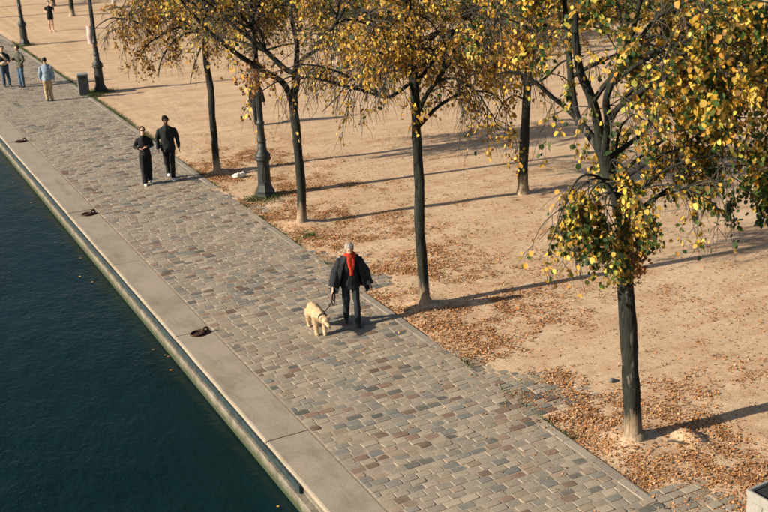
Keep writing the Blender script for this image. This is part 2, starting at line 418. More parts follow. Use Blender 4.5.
# kerb stones edging the path
y = 4.
kcol = [(.27, .24, .195), (.25, .225, .185), (.29, .255, .205)]
while y < 95:
    L = random.uniform(.35, .8); xb = float(BORD(y+L/2)); mb = MB(); z = random.uniform(-.003, .008)
    if apron(y+L/2) > .5 and y > 9: y += .16; continue
    xj = random.uniform(-.012, .012)
    mb.box(xb-.172+xj*.4, xb-.004+xj, y+.008, y+L-.008, -.10, z, .016, tuple(np.array(random.choice(kcol))*random.uniform(.85, 1.1)))
    mb.build('kerb_stone', M_COB, po, False); y += L

# ================================================================== TREES
def leaf_mesh(name, P, D, Nn, S, cols, fold=.25):
    """heart-ish leaf: two folded quads; P base, D length direction, Nn normal, S size"""
    P, D, Nn = map(np.asarray, (P, D, Nn)); D = norm(D); Sd = norm(np.cross(D, Nn)); Nn = np.cross(Sd, D); S = np.asarray(S)[:, None]
    f = fold*rng.uniform(.2, 1.6, (len(P), 1))
    def pt(a, b_, c): return P+S*(D*a+Sd*b_+Nn*c*f)
    vs = np.stack([pt(0, 0, 0), pt(1.08, 0, -.15), pt(.12, .40, .5), pt(.68, .42, .4), pt(.12, -.40, .5), pt(.68, -.42, .4)], 1).reshape(-1, 3)
    base = (np.arange(len(P))*6)[:, None]; fi = (base+np.array([0, 2, 3, 1, 0, 1, 5, 4])[None]).ravel()
    return np_mesh(name, vs, fi, 4, np.repeat(cols, 6, 0))
def quick_tubes(name, tubes, n=4):
    """tubes: list of (pts array (k,3), r0, r1)"""
    VS = []; FS = []; o = 0
    for pts, r0, r1 in tubes:
        k = len(pts); t = norm(np.gradient(pts, axis=0)); ref = np.where(np.abs(t[:, 2:3]) < .9, np.array([[0, 0, 1.]]), np.array([[1., 0, 0]]))
        a = norm(np.cross(t, ref)); b_ = np.cross(t, a); r = np.linspace(r0, r1, k)[:, None, None]
        th = np.arange(n)*2*PI/n; ring = a[:, None]*np.cos(th)[None, :, None]+b_[:, None]*np.sin(th)[None, :, None]
        VS.append((pts[:, None]+ring*r).reshape(-1, 3))
        i = (np.arange(k-1)*n)[:, None]; j = np.arange(n)[None]; j2 = (j+1) % n
        FS.append((np.stack([i+j, i+j2, i+n+j2, i+n+j], -1)+o).reshape(-1)); o += k*n
    return np_mesh(name, np.concatenate(VS), np.concatenate(FS), 4)
def grow(p, d, L, steps, wig, droop, r):
    pts = [np.array(p, float)]; d = np.array(d, float)
    for i in range(steps):
        d = d+r.normal(0, wig, 3)+V(0, 0, -droop*(i+1)/steps); d /= np.linalg.norm(d); pts.append(pts[-1]+d*L/steps)
    return np.array(pts)
def along(pts, t):
    k = len(pts)-1; f = min(t*k, k-1e-6); i = int(f); u = f-i; return pts[i]*(1-u)+pts[i+1]*u, norm(pts[i+1]-pts[i])
def smooth_pts(pts, rad, sub=4):
    """Catmull-Rom"""
    P = [2*pts[0]-pts[1]]+list(pts)+[2*pts[-1]-pts[-2]]; out = []; ro = []
    for i in range(1, len(P)-2):
        for s in range(sub):
            t = s/sub; a, b_, c, d = P[i-1], P[i], P[i+1], P[i+2]
            out.append(.5*((2*b_)+(c-a)*t+(2*a-5*b_+4*c-d)*t*t+(3*b_-a-3*c+d)*t**3)); ro.append(rad[i-1]*(1-t)+rad[i]*t)
    out.append(pts[-1]); ro.append(rad[-1]); return np.array(out), ro
YEL = [((.60, .38, .05), 28), ((.66, .46, .10), 26), ((.50, .28, .04), 18), ((.38, .20, .035), 12), ((.22, .12, .035), 11), ((.42, .40, .07), 9), ((.17, .14, .03), 10)]
GRN = [((.035, .075, .018), 40), ((.06, .10, .02), 25), ((.13, .15, .03), 15), ((.025, .05, .016), 20)]
ORG = [((.48, .25, .055), 30), ((.55, .34, .08), 28), ((.36, .18, .045), 20), ((.24, .13, .045), 10), ((.40, .31, .08), 10)]
BRN = [((.26, .12, .05), 30), ((.33, .15, .05), 30), ((.17, .08, .035), 25), ((.4, .2, .07), 15)]
OLV = [((.20, .16, .035), 30), ((.13, .13, .03), 30), ((.36, .25, .05), 25), ((.07, .09, .02), 20)]
def pick(pal, n, r):
    c = np.array([p[0] for p in pal]); w = np.array([p[1] for p in pal], float); w /= w.sum()
    return c[r.choice(len(c), n, p=w)]*r.uniform(.75, 1.25, (n, 1))
def make_tree(label, base, trunk, limbs, group, seed, pal, dens=1., leaf=.075, n_prim=10, prim_len=(1.7, 2.9), zmin=2.7, top=3., bark=None, green=None, tw=1., droop=.5, extra=None, lod=False, sec=8, elev=(5, 60), bare=.25, hang=1.9, keep=None, prim_ok=None, tert=6):
    """trunk: list of (pt, r); limbs: list of list of (pt, r); fine twigs and leaves grow from them"""
    r = np.random.default_rng(seed); bark = bark or M_BARK
    root = empty('autumn_tree', base); tag(root, label, 'tree', group)
    B = np.asarray(base, float)
    tp, tr = smooth_pts([p for p, _ in trunk], [q for _, q in trunk], 5)
    # root flare
    fl = [(tp[0]+V(0, 0, -.12), tr[0]*1.75), (tp[0]+V(0, 0, .03), tr[0]*1.42), (tp[0]+V(0, 0, .14), tr[0]*1.08)]
    mb = MB(); P = [f[0]-B for f in fl]+[p-B for p in tp[1:]]; R = [f[1] for f in fl]+list(tr[1:])
    mb.tube(P, R, 14 if not lod else 9, True, wob=.26); mb.build('trunk', bark, root)
    skel = []      # (pts, r0, r1, level)
    for Lb in limbs:
        lp, lr = smooth_pts([p for p, _ in Lb], [q for _, q in Lb], 4)
        mb = MB(); mb.tube([p-B for p in lp], lr, 9, True, wob=.14); mb.build('branch', bark, root); skel.append((lp, lr[0], lr[-1]))
    n_exp = len(skel)
    # auto primaries from upper trunk and limbs
    srcs = [(tp, 1.)]+[(s[0], .8) for s in skel]
    for i in range(n_prim):
        for _ in range(40):
            pts, _w = srcs[r.integers(len(srcs))] if n_exp and r.random() < .6 else srcs[0]
            p, d = along(pts, r.uniform(.3, 1.))
            if p[2] > zmin: break
        else: p = tp[-1]
        az = i*2.399+r.uniform(-.4, .4); el = math.radians(r.uniform(*elev)); L = r.uniform(*prim_len)
        d = V(math.cos(az)*math.cos(el), math.sin(az)*math.cos(el), math.sin(el))
        pts = grow(p, d, L, 8, .11, droop*.5, r)
        if prim_ok and not prim_ok(pts[-1]): continue
        r0 = .016+.014*L*.6
        mb = MB(); mb.tube([q-B for q in pts], np.linspace(r0, .007, len(pts)), 6, True); mb.build('branch', bark, root); skel.append((pts, r0, .007))
    for q in (extra or []):
        pts = smooth_pts([np.asarray(a) for a in q], [1.]*len(q), 4)[0]; mb = MB(); mb.tube([a-B for a in pts], np.linspace(.016, .006, len(pts)), 6, True); mb.build('branch', bark, root); skel.append((pts, .016, .006))
    twigs = []; LP = []; LD = []; 
    for si, (pts, r0, r1) in enumerate(skel):
        Ls = np.linalg.norm(np.diff(pts, axis=0), axis=1).sum(); ns = max(3, int(sec*Ls/2.2*r.uniform(.8, 1.2)))
        for k in range(ns):
            t = r.uniform(.22, 1.); p, d = along(pts, t)
            if p[2] < 1.6: continue
            sd = norm(np.cross(d, r.normal(0, 1, 3))); dd = norm(d*r.uniform(.2, .8)+sd*.8+V(0, 0, r.uniform(-.5, .25)))
            if keep and r.random() > keep(p+dd*.5)*1.0001: continue
            sl = r.uniform(.6, 1.45)*(1.1-.35*t); sp = grow(p, dd, sl, 6, .16, droop*r.uniform(.4, 1.5), r)
            if sp[-1][2] < (hang(sp[-1]) if callable(hang) else hang): continue
            twigs.append((sp-B, .0095*tw, .004*tw))
            clus = r.random()*1.5     # some twigs nearly bare, some full
            if r.random() < bare: clus = .12
            for m in range(int(tert*r.uniform(.7, 1.3))):
                q, e = along(sp, r.uniform(.2, 1.)); s2 = norm(np.cross(e, r.normal(0, 1, 3)))
                tl = r.uniform(.18, .55); tp2 = grow(q, norm(e*.6+s2*.7+V(0, 0, -.25)), tl, 3, .18, droop*1.2, r)
                twigs.append((tp2-B, .0048*tw, .0022*tw))
                nl = r.poisson(7.5*dens*clus*tl/.35*(keep(q) if keep else 1.)*(1. if lod else min(2.2, max(.12, 1+2.3*noise.noise(Vector((float(q[0])*.95, float(q[1])*.95, float(q[2])*.95+seed)))))))
                for _ in range(nl):
                    a, e2 = along(tp2, r.uniform(.05, 1.)); LP.append(a); LD.append(e2)
    tag(link('twigs', quick_tubes('twigs', twigs, 3 if lod else 4), M_TWIG, root), kind='stuff')
    LP = np.array(LP); LD = np.array(LD); n = len(LP)
    D = norm(LD*.4+r.normal(0, .55, (n, 3))+np.array([0, 0, -.55])); LP = LP+r.normal(0, .03, (n, 3))
    Nn = norm(r.normal(0, .7, (n, 3))+np.array([-.35, -.25, .45]))
    cols = pick(pal, n, r)
    if green:
        gp = np.array([green(p) for p in LP]); m = r.random(n) < gp; cols[m] = pick(GRN, int(m.sum()), r)
    S = leaf*np.clip(r.normal(1., .27, n), .4, 1.65)
    tag(link('foliage', leaf_mesh('foliage', LP-B, D, Nn, S, cols), M_LEAF, root, False), kind='stuff')
    return root, n
def px_line(base, seq):
    return [(at_depth(x, y, base, o), r) for x, y, o, r in seq]
NL = {}
def T(key, label, trunk, limbs, **kw):
    b_ = TREES[key]; tr = px_line(b_, trunk); tr[0] = (V(*b_), tr[0][1])
    _, NL[key] = make_tree(label, b_, tr, [px_line(b_, l) for l in limbs], 'trees in the row along the path', kw.pop('seed'), **dict(kw))
GRP = 'trees in the row along the path'
b1 = TREES['t1']
n1 = V(b1[0], b1[1], 0)/np.linalg.norm(b1); side1 = V(n1[1], -n1[0], 0)
def green1(p):
    s = np.dot(p-b1, side1); u, v = proj(p)
    g_ = .34+.30*noise.noise(Vector((p[0]*1.1, p[1]*1.1, p[2]*1.1)))
    if p[2] < 4.4: g_ += .08+.36*max(0, min(1, s/1.5))
    return g_
def keep1(p):
    s = np.dot(p-b1, side1); z = p[2]
    if -1.2 < s < -.35 and 4.5 < z < 6.1: return .42
    if s < -.35 and 4.5 < z < 6.1: return .12
    if s < -1.5 and z < 6.1: return .08
    if s > .25: return 2.9 if z > 3.9 else 1.1
    return 2.6 if z < 4.6 else 1.3
def hang1(p):
    s = np.dot(p-b1, side1)
    return 2.95 if s < .1 else 3.55
lowbare = lambda z0, z1, lo: (lambda p: lo+(1-lo)*max(0, min(1, (p[2]-z0)/(z1-z0))))
YBR = YEL[:4]+[((.34, .17, .05), 14), ((.24, .13, .045), 9), ((.17, .12, .04), 7), ((.46, .26, .06), 14)]
T('t1', 'tree with mixed yellow and green leaves, dark trunk forking into thick leaning limbs',
  [(634, 440, 0, .136), (632, 400, 0, .128), (630, 360, 0, .122), (626.5, 300, 0, .115), (625, 255, 0, .112), (622, 220, 0, .108), (617, 195, 0, .106), (609, 172, 0, .104), (601, 150, 0, .10)],
  [[(602, 153, 0, 0.0697), (588, 133, .15, 0.0615), (577, 118, .3, 0.0590), (572, 90, .5, 0.0541), (569, 60, .7, 0.0476), (566, 20, .8, 0.0410), (558, -60, .9, 0.0246)],
   [(577, 119, .3, 0.0410), (564, 106, .3, 0.0369), (552, 97, .2, 0.0328), (536, 83, .1, 0.0279), (515, 72, 0, 0.0197), (496, 74, -.1, 0.0115)],
   [(602, 153, 0, 0.0738), (597, 120, -.1, 0.0697), (590, 95, -.2, 0.0656), (580, 70, -.2, 0.0590), (575, 30, -.1, 0.0492), (578, -40, 0, 0.0328)],
   [(593, 102, -.2, 0.0410), (604, 86, -.3, 0.0369), (618, 72, -.5, 0.0328), (645, 55, -.7, 0.0246), (690, 40, -.9, 0.0148), (740, 42, -1.1, 0.0082)],
   [(604, 156, 0, 0.0615), (608, 122, -.3, 0.0558), (606, 100, -.5, 0.0508), (613, 80, -.7, 0.0451), (630, 40, -.8, 0.0369), (650, -40, -.9, 0.0246)],
   [(608, 125, -.3, 0.0451), (618, 108, -.5, 0.0410), (640, 92, -.8, 0.0344), (668, 76, -1.0, 0.0246), (710, 70, -1.2, 0.0164), (765, 84, -1.4, 0.0082)],
   [(606, 160, 0, 0.0410), (640, 135, .4, 0.0344), (682, 95, .8, 0.0262), (730, 85, 1.1, 0.0164), (790, 100, 1.3, 0.0082)],
   [(617, 195, -.1, 0.0246), (600, 178, -.3, 0.0213), (582, 176, -.5, 0.0164), (568, 196, -.6, 0.0115), (560, 225, -.6, 0.0066)],
   [(622, 215, -.1, 0.0230), (650, 180, -.3, 0.0197), (690, 160, -.5, 0.0148), (735, 158, -.6, 0.0098), (775, 180, -.7, 0.0057)],
   [(612, 180, .1, 0.0246), (650, 150, .2, 0.0205), (700, 120, .4, 0.0164), (760, 118, .5, 0.0082)],
   [(613, 80, -.7, 0.0328), (650, 40, .3, 0.0287), (700, 15, .8, 0.0230), (770, 10, 1.2, 0.0098)],
   [(618, 108, -.5, 0.0328), (660, 60, -.2, 0.0279), (720, 55, .1, 0.0197), (790, 65, .2, 0.0082)],
   [(640, 135, .4, 0.0287), (690, 60, 1.3, 0.0246), (740, 40, 1.8, 0.0164), (790, 45, 2., 0.0082)],
   [(618, 72, -.5, 0.0287), (660, 15, -.9, 0.0246), (720, -5, -1.3, 0.0164), (780, 5, -1.5, 0.0082)]],
  seed=11, pal=YEL, dens=1.4, leaf=.062, n_prim=24, prim_len=(1.4, 2.6), zmin=3.4, green=green1, sec=11, bare=.10, hang=hang1, droop=.5, keep=keep1, prim_ok=lambda q: np.dot(q-b1, side1) > -.2 or q[2] > 6.3,
  extra=[[at_depth(*q) for q in ((622, 212, b1, -.1), (605, 205, b1, -.3), (585, 225, b1, -.45), (572, 245, b1, -.5), (560, 258, b1, -.5))],
         [at_depth(*q) for q in ((623, 225, b1, -.12), (612, 225, b1, -.4), (602, 240, b1, -.5), (596, 262, b1, -.5))],
         [at_depth(*q) for q in ((624, 235, b1, -.12), (632, 232, b1, -.3), (638, 245, b1, -.35), (640, 262, b1, -.36))],
         [at_depth(*q) for q in ((609, 172, b1, -.1), (612, 160, b1, -.5), (622, 165, b1, -.7), (634, 185, b1, -.75), (640, 205, b1, -.75))],
         [at_depth(*q) for q in ((617, 195, b1, -.1), (604, 182, b1, -.5), (592, 190, b1, -.7), (584, 212, b1, -.75), (580, 235, b1, -.75))],
         [at_depth(*q) for q in ((619, 202, b1, -.1), (612, 190, b1, -.4), (606, 198, b1, -.5), (604, 225, b1, -.55))],
         [at_depth(*q) for q in ((612, 180, b1, -.1), (590, 180, b1, -.5), (565, 205, b1, -.8), (552, 240, b1, -.85))],
         [at_depth(*q) for q in ((620, 205, b1, -.1), (640, 190, b1, -.6), (670, 185, b1, -.9), (700, 195, b1, -1.), (722, 212, b1, -1.))]])
b2 = TREES['t2']; n2 = V(b2[0], b2[1], 0)/np.linalg.norm(b2); side2 = V(n2[1], -n2[0], 0)
def keep2(p):
    s = np.dot(p-b2, side2); z = p[2]
    if s < 0: return .22+.9*max(0, min(1, (z-4.4)/1.0))
    return .45+.75*max(0, min(1, (z-3.8)/1.2))
def hang2(p): return 3.6 if np.dot(p-b2, side2) < 0 else 2.7
T('t2', 'slender straight dark-trunked tree nearest to the dog walker',
  [(425, 305, 0, .108), (422.5, 265, 0, .101), (419.5, 225, 0, .099), (419.5, 180, 0, .093), (416.5, 140, 0, .091), (416, 110, 0, .088), (412, 60, 0, .085), (408, 10, 0, .07), (404, -80, 0, .045)],
  [[(418, 112, 0, .05), (427, 94, -.2, .045), (436, 82, -.4, .04), (450, 63, -.6, .032), (475, 45, -.8, .022), (505, 40, -1., .012)],
   [(415, 85, 0, .045), (425, 72, .2, .04), (438, 54, .4, .034), (460, 25, .6, .026), (490, -5, .8, .014)],
   [(413, 80, 0, .04), (400, 91, -.2, .034), (388, 97, -.3, .03), (373, 94, -.4, .024), (360, 86, -.5, .016), (345, 90, -.5, .009)],
   [(412, 66, 0, .04), (398, 70, .3, .034), (378, 73, .5, .03), (354, 77, .6, .022), (338, 96, .6, .014), (322, 112, .6, .007)],
   [(411, 50, 0, .045), (395, 35, -.3, .04), (372, 25, -.5, .03), (345, 20, -.7, .018), (325, 35, -.8, .008)],
   [(420, 125, 0, .04), (440, 105, .4, .034), (468, 92, .7, .028), (495, 95, 1., .018), (512, 120, 1.2, .008)]],
  seed=23, pal=YBR, dens=.80, leaf=.056, n_prim=22, tert=9, prim_len=(1.6, 2.8), zmin=4.2, green=lambda p: .06, sec=16, bare=.42, hang=hang2, droop=.6, tw=1.1, keep=keep2)
T('t3', 'dark tree forking low into long bare limbs, beside the lamp post among leaves',
  [(302, 225, 0, .118), (301.5, 190, 0, .11), (298, 150, 0, .107), (296, 125, 0, .105), (293, 102, 0, .106), (296, 84, 0, .1), (296, 70, 0, .085)],
  [[(293, 104, 0, .085), (284, 84, -.1, .075), (268, 73, -.2, .07), (240, 56, -.4, .06), (208, 30, -.6, .048), (185, 5, -.8, .03), (165, -20, -.9, .014)],
   [(296, 74, 0, .07), (284, 68, .1, .065), (266, 51, .2, .058), (246, 35, .3, .048), (229, 21, .4, .04), (205, -8, .5, .022)],
   [(266, 51, .2, .035), (261, 33, .3, .032), (252, 17, .4, .027), (243, 0, .5, .018), (230, -30, .5, .01)],
   [(297, 73, 0, .058), (302, 60, -.1, .052), (313, 52, -.2, .046), (326, 44, -.3, .038), (345, 30, -.5, .028), (366, 14, -.7, .016)],
   [(296, 72, 0, .07), (297, 45, .2, .06), (291, 15, .3, .05), (284, -30, .4, .03)],
   [(255, 62, -.3, .028), (256, 48, -.3, .024), (250, 20, -.3, .014)]],
  seed=35, pal=YEL, dens=.78, leaf=.058, n_prim=20, tert=8, prim_len=(1.4, 2.6), zmin=4.3, green=lambda p: .14, sec=13, bare=.34, hang=3.7, droop=.3, keep=lowbare(3.9, 5.1, .14))
b4 = TREES['t4']; n4 = V(b4[0], b4[1], 0)/np.linalg.norm(b4); side4 = V(n4[1], -n4[0], 0)
def keep4(p):
    s = np.dot(p-b4, side4)
    if s < -2.55: return 0.
    return .22+.78*max(0, min(1, (p[2]-3.1)/1.2))
T('t4', 'orange-leaved tree beside the couple dressed in black',
  [(217, 172, 0, .108), (214.5, 140, 0, .098), (212, 115, 0, .095), (211, 90, 0, .09), (206, 60, 0, .086), (205, 28, 0, .08), (207, 0, 0, .065), (210, -60, 0, .04)],
  [[(205, 32, 0, .045), (190, 27, -.2, .04), (176, 28, -.4, .034), (160, 36, -.6, .026), (146, 46, -.8, .018), (138, 62, -.8, .009)],
   [(205, 36, 0, .045), (186, 24, .2, .04), (170, 13, .3, .034), (152, 6, .4, .026), (136, 14, .5, .014)],
   [(205, 34, 0, .04), (192, 32, -.4, .034), (175, 40, -.7, .028), (162, 58, -1., .02), (158, 78, -1.1, .01)],
   [(206, 22, 0, .05), (213, 12, .1, .045), (222, 6, .2, .035), (240, -10, .3, .02)],
   [(206, 40, 0, .03), (200, 50, -.4, .026), (194, 66, -.6, .016), (190, 84, -.7, .007)],
   [(206, 12, 0, .045), (190, 2, -.2, .04), (165, -4, -.3, .03), (142, 6, -.4, .02), (130, 22, -.5, .009)]],
  seed=47, pal=ORG, dens=.95, leaf=.056, n_prim=18, tert=9, prim_len=(1.3, 2.2), zmin=3.9, sec=14, bare=.35, hang=3.05, droop=.6, keep=keep4)
T('t5', 'lone thin tree set back on the sand behind the row, bare straight trunk',
  [(523, 193, 0, .135), (524, 150, 0, .122), (526, 110, 0, .113), (528, 70, 0, .10), (529, 30, 0, .085), (532, -40, 0, .05)],
  [[(527, 92, 0, .045), (515, 62, .2, .04), (500, 48, .4, .034), (478, 42, .6, .022), (455, 52, .7, .01)],
   [(527, 86, 0, .04), (545, 78, -.3, .034), (562, 62, -.6, .026), (585, 55, -.8, .012)],
   [(526, 100, 0, .03), (512, 96, -.4, .025), (498, 112, -.7, .018), (488, 140, -.8, .008)],
   [(528, 60, 0, .045), (548, 38, .4, .038), (580, 22, .8, .028), (615, 20, 1.1, .014)]],
  seed=59, pal=YBR, dens=.8, leaf=.057, n_prim=20, tert=8, prim_len=(1.8, 3.1), zmin=3.8, sec=13, green=lambda p: .15, bare=.4, hang=2.9, droop=.5, keep=lowbare(3.0, 4.6, .25))
# brown dead cluster on the trunk of the first tree and hanging by the lamp
def clump(name, label, c, n, sp, pal, size, seed):
    r = np.random.default_rng(seed); root = empty(name, c); tag(root, label, 'leaves')
    Pp = r.normal(0, 1, (n, 3))*np.array(sp); tw = []
    for i in range(14): tw.append((np.array([V(0, 0, sp[2]*1.6), Pp[i]*.5+V(0, 0, sp[2]*.4), Pp[i]*1.0]), .006, .003))
    tag(link('foliage', leaf_mesh('foliage', Pp, norm(r.normal(0, .6, (n, 3))+[0, 0, -.7]), r.normal(0, 1, (n, 3)), size*r.uniform(.6, 1.3, n), pick(pal, n, r), .5), M_LEAF, root, False), kind='stuff')
    tag(link('twigs', quick_tubes('twigs', tw, 4), M_TWIG, root), kind='stuff')
clump('dead_leaf_cluster', 'shrivelled brown leaf cluster clinging to the forked trunk', at_depth(637, 257, b1, -.12), 130, (.07, .07, .21), BRN, .08, 3)
b3 = TREES['t3']
clump('dead_leaf_cluster', 'rusty brown leaf cluster hanging over the lamp post', at_depth(254, 76, b3, -.35), 210, (.27, .2, .2), BRN+ORG[:2], .085, 4)

# trees deeper in the square
BG = 'trees deep in the sand square'
def bg_tree(x, y, h, r0, seed, pal, label, dens=.8, bark=None, green=None, R=3.2, zmin=2.2, n_prim=15, hang=1.3):
    r = np.random.default_rng(seed); lean = r.normal(0, .12, 2); B = V(x, y, 0)
    tr = [(B, r0)]+[(B+V(lean[0]*t, lean[1]*t, h*t), r0*(1-.72*t)) for t in (.12, .3, .5, .75, 1.)]
    make_tree(label, B, tr, [], BG, seed, pal, dens=dens, leaf=.10, n_prim=n_prim, prim_len=(R*.6, R*1.05), zmin=zmin, bark=bark, green=green, lod=True, tw=1.5, sec=9, elev=(-5, 55), bare=.15, hang=hang, droop=.55)
bg_tree(21.15, 45.0, 8.5, .24, 101, ORG, 'stout pale-barked tree far back on the sand', bark=M_BARKP, dens=.8, R=3.6, zmin=2.8, hang=1.9)
LBG = ('far tree with golden yellow leaves deep in the sand square', 'far tree with dull olive leaves deep in the sand square')
k = 0
for x, y in ((28.3, 29.5), (34.5, 27.5), (27.2, 49.5), (29.5, 40.5), (34.5, 35.0), (36.0, 44.5), (25.5, 60.0), (33.0, 56.0), (41, 40), (43, 52), (22.8, 70), (31, 70), (40, 66)):
    k += 1; bg_tree(x, y, 7.5, .17, 200+k, OLV if k % 2 else YEL, LBG[k % 2], green=lambda p: .3, dens=.9, R=3.3, zmin=2.0, hang=.9, n_prim=14)
for x, y in ((14.9, 71.6), (15.1, 78.4), (9.9, 74.5), (10.0, 81)):
    k += 1; bg_tree(x, y, 7.5, .16, 200+k, ORG, 'far thin tree at the end of the sand strip beyond the runner', dens=.7, zmin=3.4, hang=2.9)
# low bushes closing the square
def bush(x, y, rx, h, seed, label):
    r = np.random.default_rng(seed); root = empty('shrub', (x, y, 0)); tag(root, label, 'shrub', 'shrubs closing the far side of the square'); n = 1500
    ph = r.uniform(0, 2*PI, n); c = r.uniform(0, 1, n); rad = r.uniform(.55, 1., n)**.5
    Pp = np.c_[rx*rad*np.sqrt(1-c**2*.8)*np.cos(ph), rx*rad*np.sqrt(1-c**2*.8)*np.sin(ph), .1+h*c*rad]
    q = np.array([noise.noise(Vector((*(p*1.3+seed),))) for p in Pp]); Pp *= (1+.35*q)[:, None]
    cols = pick(GRN if seed % 3 else OLV, n, r); m = r.random(n) < .22; cols[m] = pick(OLV, int(m.sum()), r)
    tag(link('foliage', leaf_mesh('foliage', Pp, r.normal(0, 1, (n, 3)), r.normal(0, 1, (n, 3))+[0, 0, .5], .13*r.uniform(.6, 1.3, n), cols), M_LEAF, root, False), kind='stuff')
    tw = [(np.array([V(r.normal(0, .1), r.normal(0, .1), 0), p*.5, p*.9]), .02, .006) for p in Pp[:40]]
    tag(link('stems', quick_tubes('stems', tw, 4), M_TWIG, root), kind='stuff')
k = 0
for i in range(15):
    t = i/14; x = 20+28*t+random.uniform(-.6, .6); y = 66-26*t+random.uniform(-1, 1)
    bush(x, y, random.uniform(1.2, 1.8), random.uniform(1.5, 2.3), 300+i, ('dense dark green' if (300+i) % 3 else 'brownish olive')+' shrub closing the far side of the square')
print('leaves', NL)

# ================================================================== FALLEN LEAVES, GRASS
def litter():
    r = np.random.default_rng(5); N = 760000
    x = r.uniform(9.1, 19, N)*1.; y = r.uniform(8.0, 36, N)
    # cheap value noise
    def vn(sx, sy, seed):
        rr = np.random.default_rng(seed); G_ = rr.random((64, 64)); u = (x*sx) % 63; v = (y*sy) % 63; i = u.astype(int); j = v.astype(int); fu = u-i; fv = v-j
        fu = fu*fu*(3-2*fu); fv = fv*fv*(3-2*fv)
        return (G_[i, j]*(1-fu)+G_[i+1, j]*fu)*(1-fv)+(G_[i, j+1]*(1-fu)+G_[i+1, j+1]*fu)*fv
    nn = .5*vn(.9, .9, 1)+.3*vn(2.1, 2.1, 2)+.2*vn(5., 5., 3)
    nf = .6*vn(3.2, 3.2, 4)+.4*vn(7, 7, 6)
    e = x-BORD(y)
    pit = np.zeros(N)
    for a, b_ in PITS: pit = np.maximum(pit, np.clip((y-a)/.25, 0, 1)*np.clip((b_-y)/.25, 0, 1))
    edge = np.exp(-(np.clip(e-.15, 0, 9)/.75)**2)*pit
    ap = (1-pit)*np.exp(-((e-1.45)/.55)**2)
    mid = np.exp(-(np.clip(e-1.0, 0, 9)/2.0)**2)
    sm = np.clip((nn-.40)/.22, 0, 1)
    d = .95*edge*(.30+.7*sm)*np.clip(nf*1.5, 0, 1) + .6*ap*sm*np.clip(nf*1.6-.1, 0, 1)+.75*mid*sm**1.3*np.clip(nf*2-.5, 0, 1)+.10*sm**2*np.exp(-np.clip(e-2, 0, 9)/3.)*(nf > .45)+.022+.17*np.clip((nn-.42)/.2, 0, 1)*np.clip(nf*2.2-.75, 0, 1)*np.clip((19-x)/6, 0, 1)
    d *= np.where((y < 9.85) & (e < .75), .22, 1)
    d *= np.where(e < 0, 0, 1)*np.clip((34-y)/3, .12, 1)
    for kx in ('t1', 't2', 't3', 't4'):
        t = TREES[kx]; d *= 1-.9*np.exp(-(((x-t[0]-.1)**2+(y-t[1]+.1)**2)/.20))
    for lx, ly in ((10.15, 26.75),): d *= 1-.5*np.exp(-((x-lx)**2+(y-ly)**2)/.2)
    keep = r.random(N) < d*1.05
    x, y = x[keep], y[keep]
    # strays blown on to the path
    ns = 900; x = np.r_[x, 9.15-np.abs(r.normal(0, .8, ns))]; y = np.r_[y, r.uniform(8.5, 32, ns)]; ok = x > 5.85; x, y = x[ok], y[ok]
    n = len(x); z = np.array([max(height(a, c), 0. if a < BORD(c) else -.03) for a, c in zip(x, y)])+.004+r.random(n)*.010
    P = np.c_[x, y, z]; th = r.uniform(0, 2*PI, n); D = np.c_[np.cos(th), np.sin(th), r.normal(0, .22, n)]
    Nn = np.c_[r.normal(0, .35, n), r.normal(0, .35, n), np.ones(n)]; S = np.where(r.random(n) < .5, r.uniform(.012, .028, n), r.uniform(.024, .054, n))
    pal = [((.42, .195, .075), 30), ((.47, .255, .11), 26), ((.33, .15, .06), 24), ((.19, .10, .055), 9), ((.50, .345, .19), 12), ((.48, .32, .07), 2)]
    D = norm(D); Sd = norm(np.cross(Nn, D)); Nn = np.cross(D, Sd); S = S[:, None]; c1 = r.uniform(-.1, .5, (n, 1))
    vs = np.stack([P, P+S*(D*.5+Sd*.42+Nn*c1), P+S*D, P+S*(D*.5-Sd*.42+Nn*c1)], 1).reshape(-1, 3)
    bi = (np.arange(n)*4)[:, None]; fi = (bi+np.array([0, 2, 1, 0, 3, 2])[None]).ravel()
    me = np_mesh('fallen_leaves', vs, fi, 3, np.repeat(pick(pal, n, r), 4, 0))
    tag(link('fallen_leaves', me, M_LITTER, None, False), kind='stuff'); print('litter', n)
litter()
def floaters():
    r = np.random.default_rng(77); n = 24; x = np.where(r.random(n) < .8, 5.0-np.abs(r.normal(0, .5, n))-.05, r.uniform(-4, 5, n)); y = r.uniform(9, 42, n)
    th = r.uniform(0, 2*PI, n); me = leaf_mesh('floating_leaves', np.c_[x, y, np.full(n, wz+.006)], np.c_[np.cos(th), np.sin(th), np.zeros(n)], np.tile([0, 0, 1.], (n, 1)), r.uniform(.04, .07, n), pick(ORG, n, r), .05)
    tag(link('floating_leaves', me, M_LITTER, None, False), kind='stuff')
floaters()
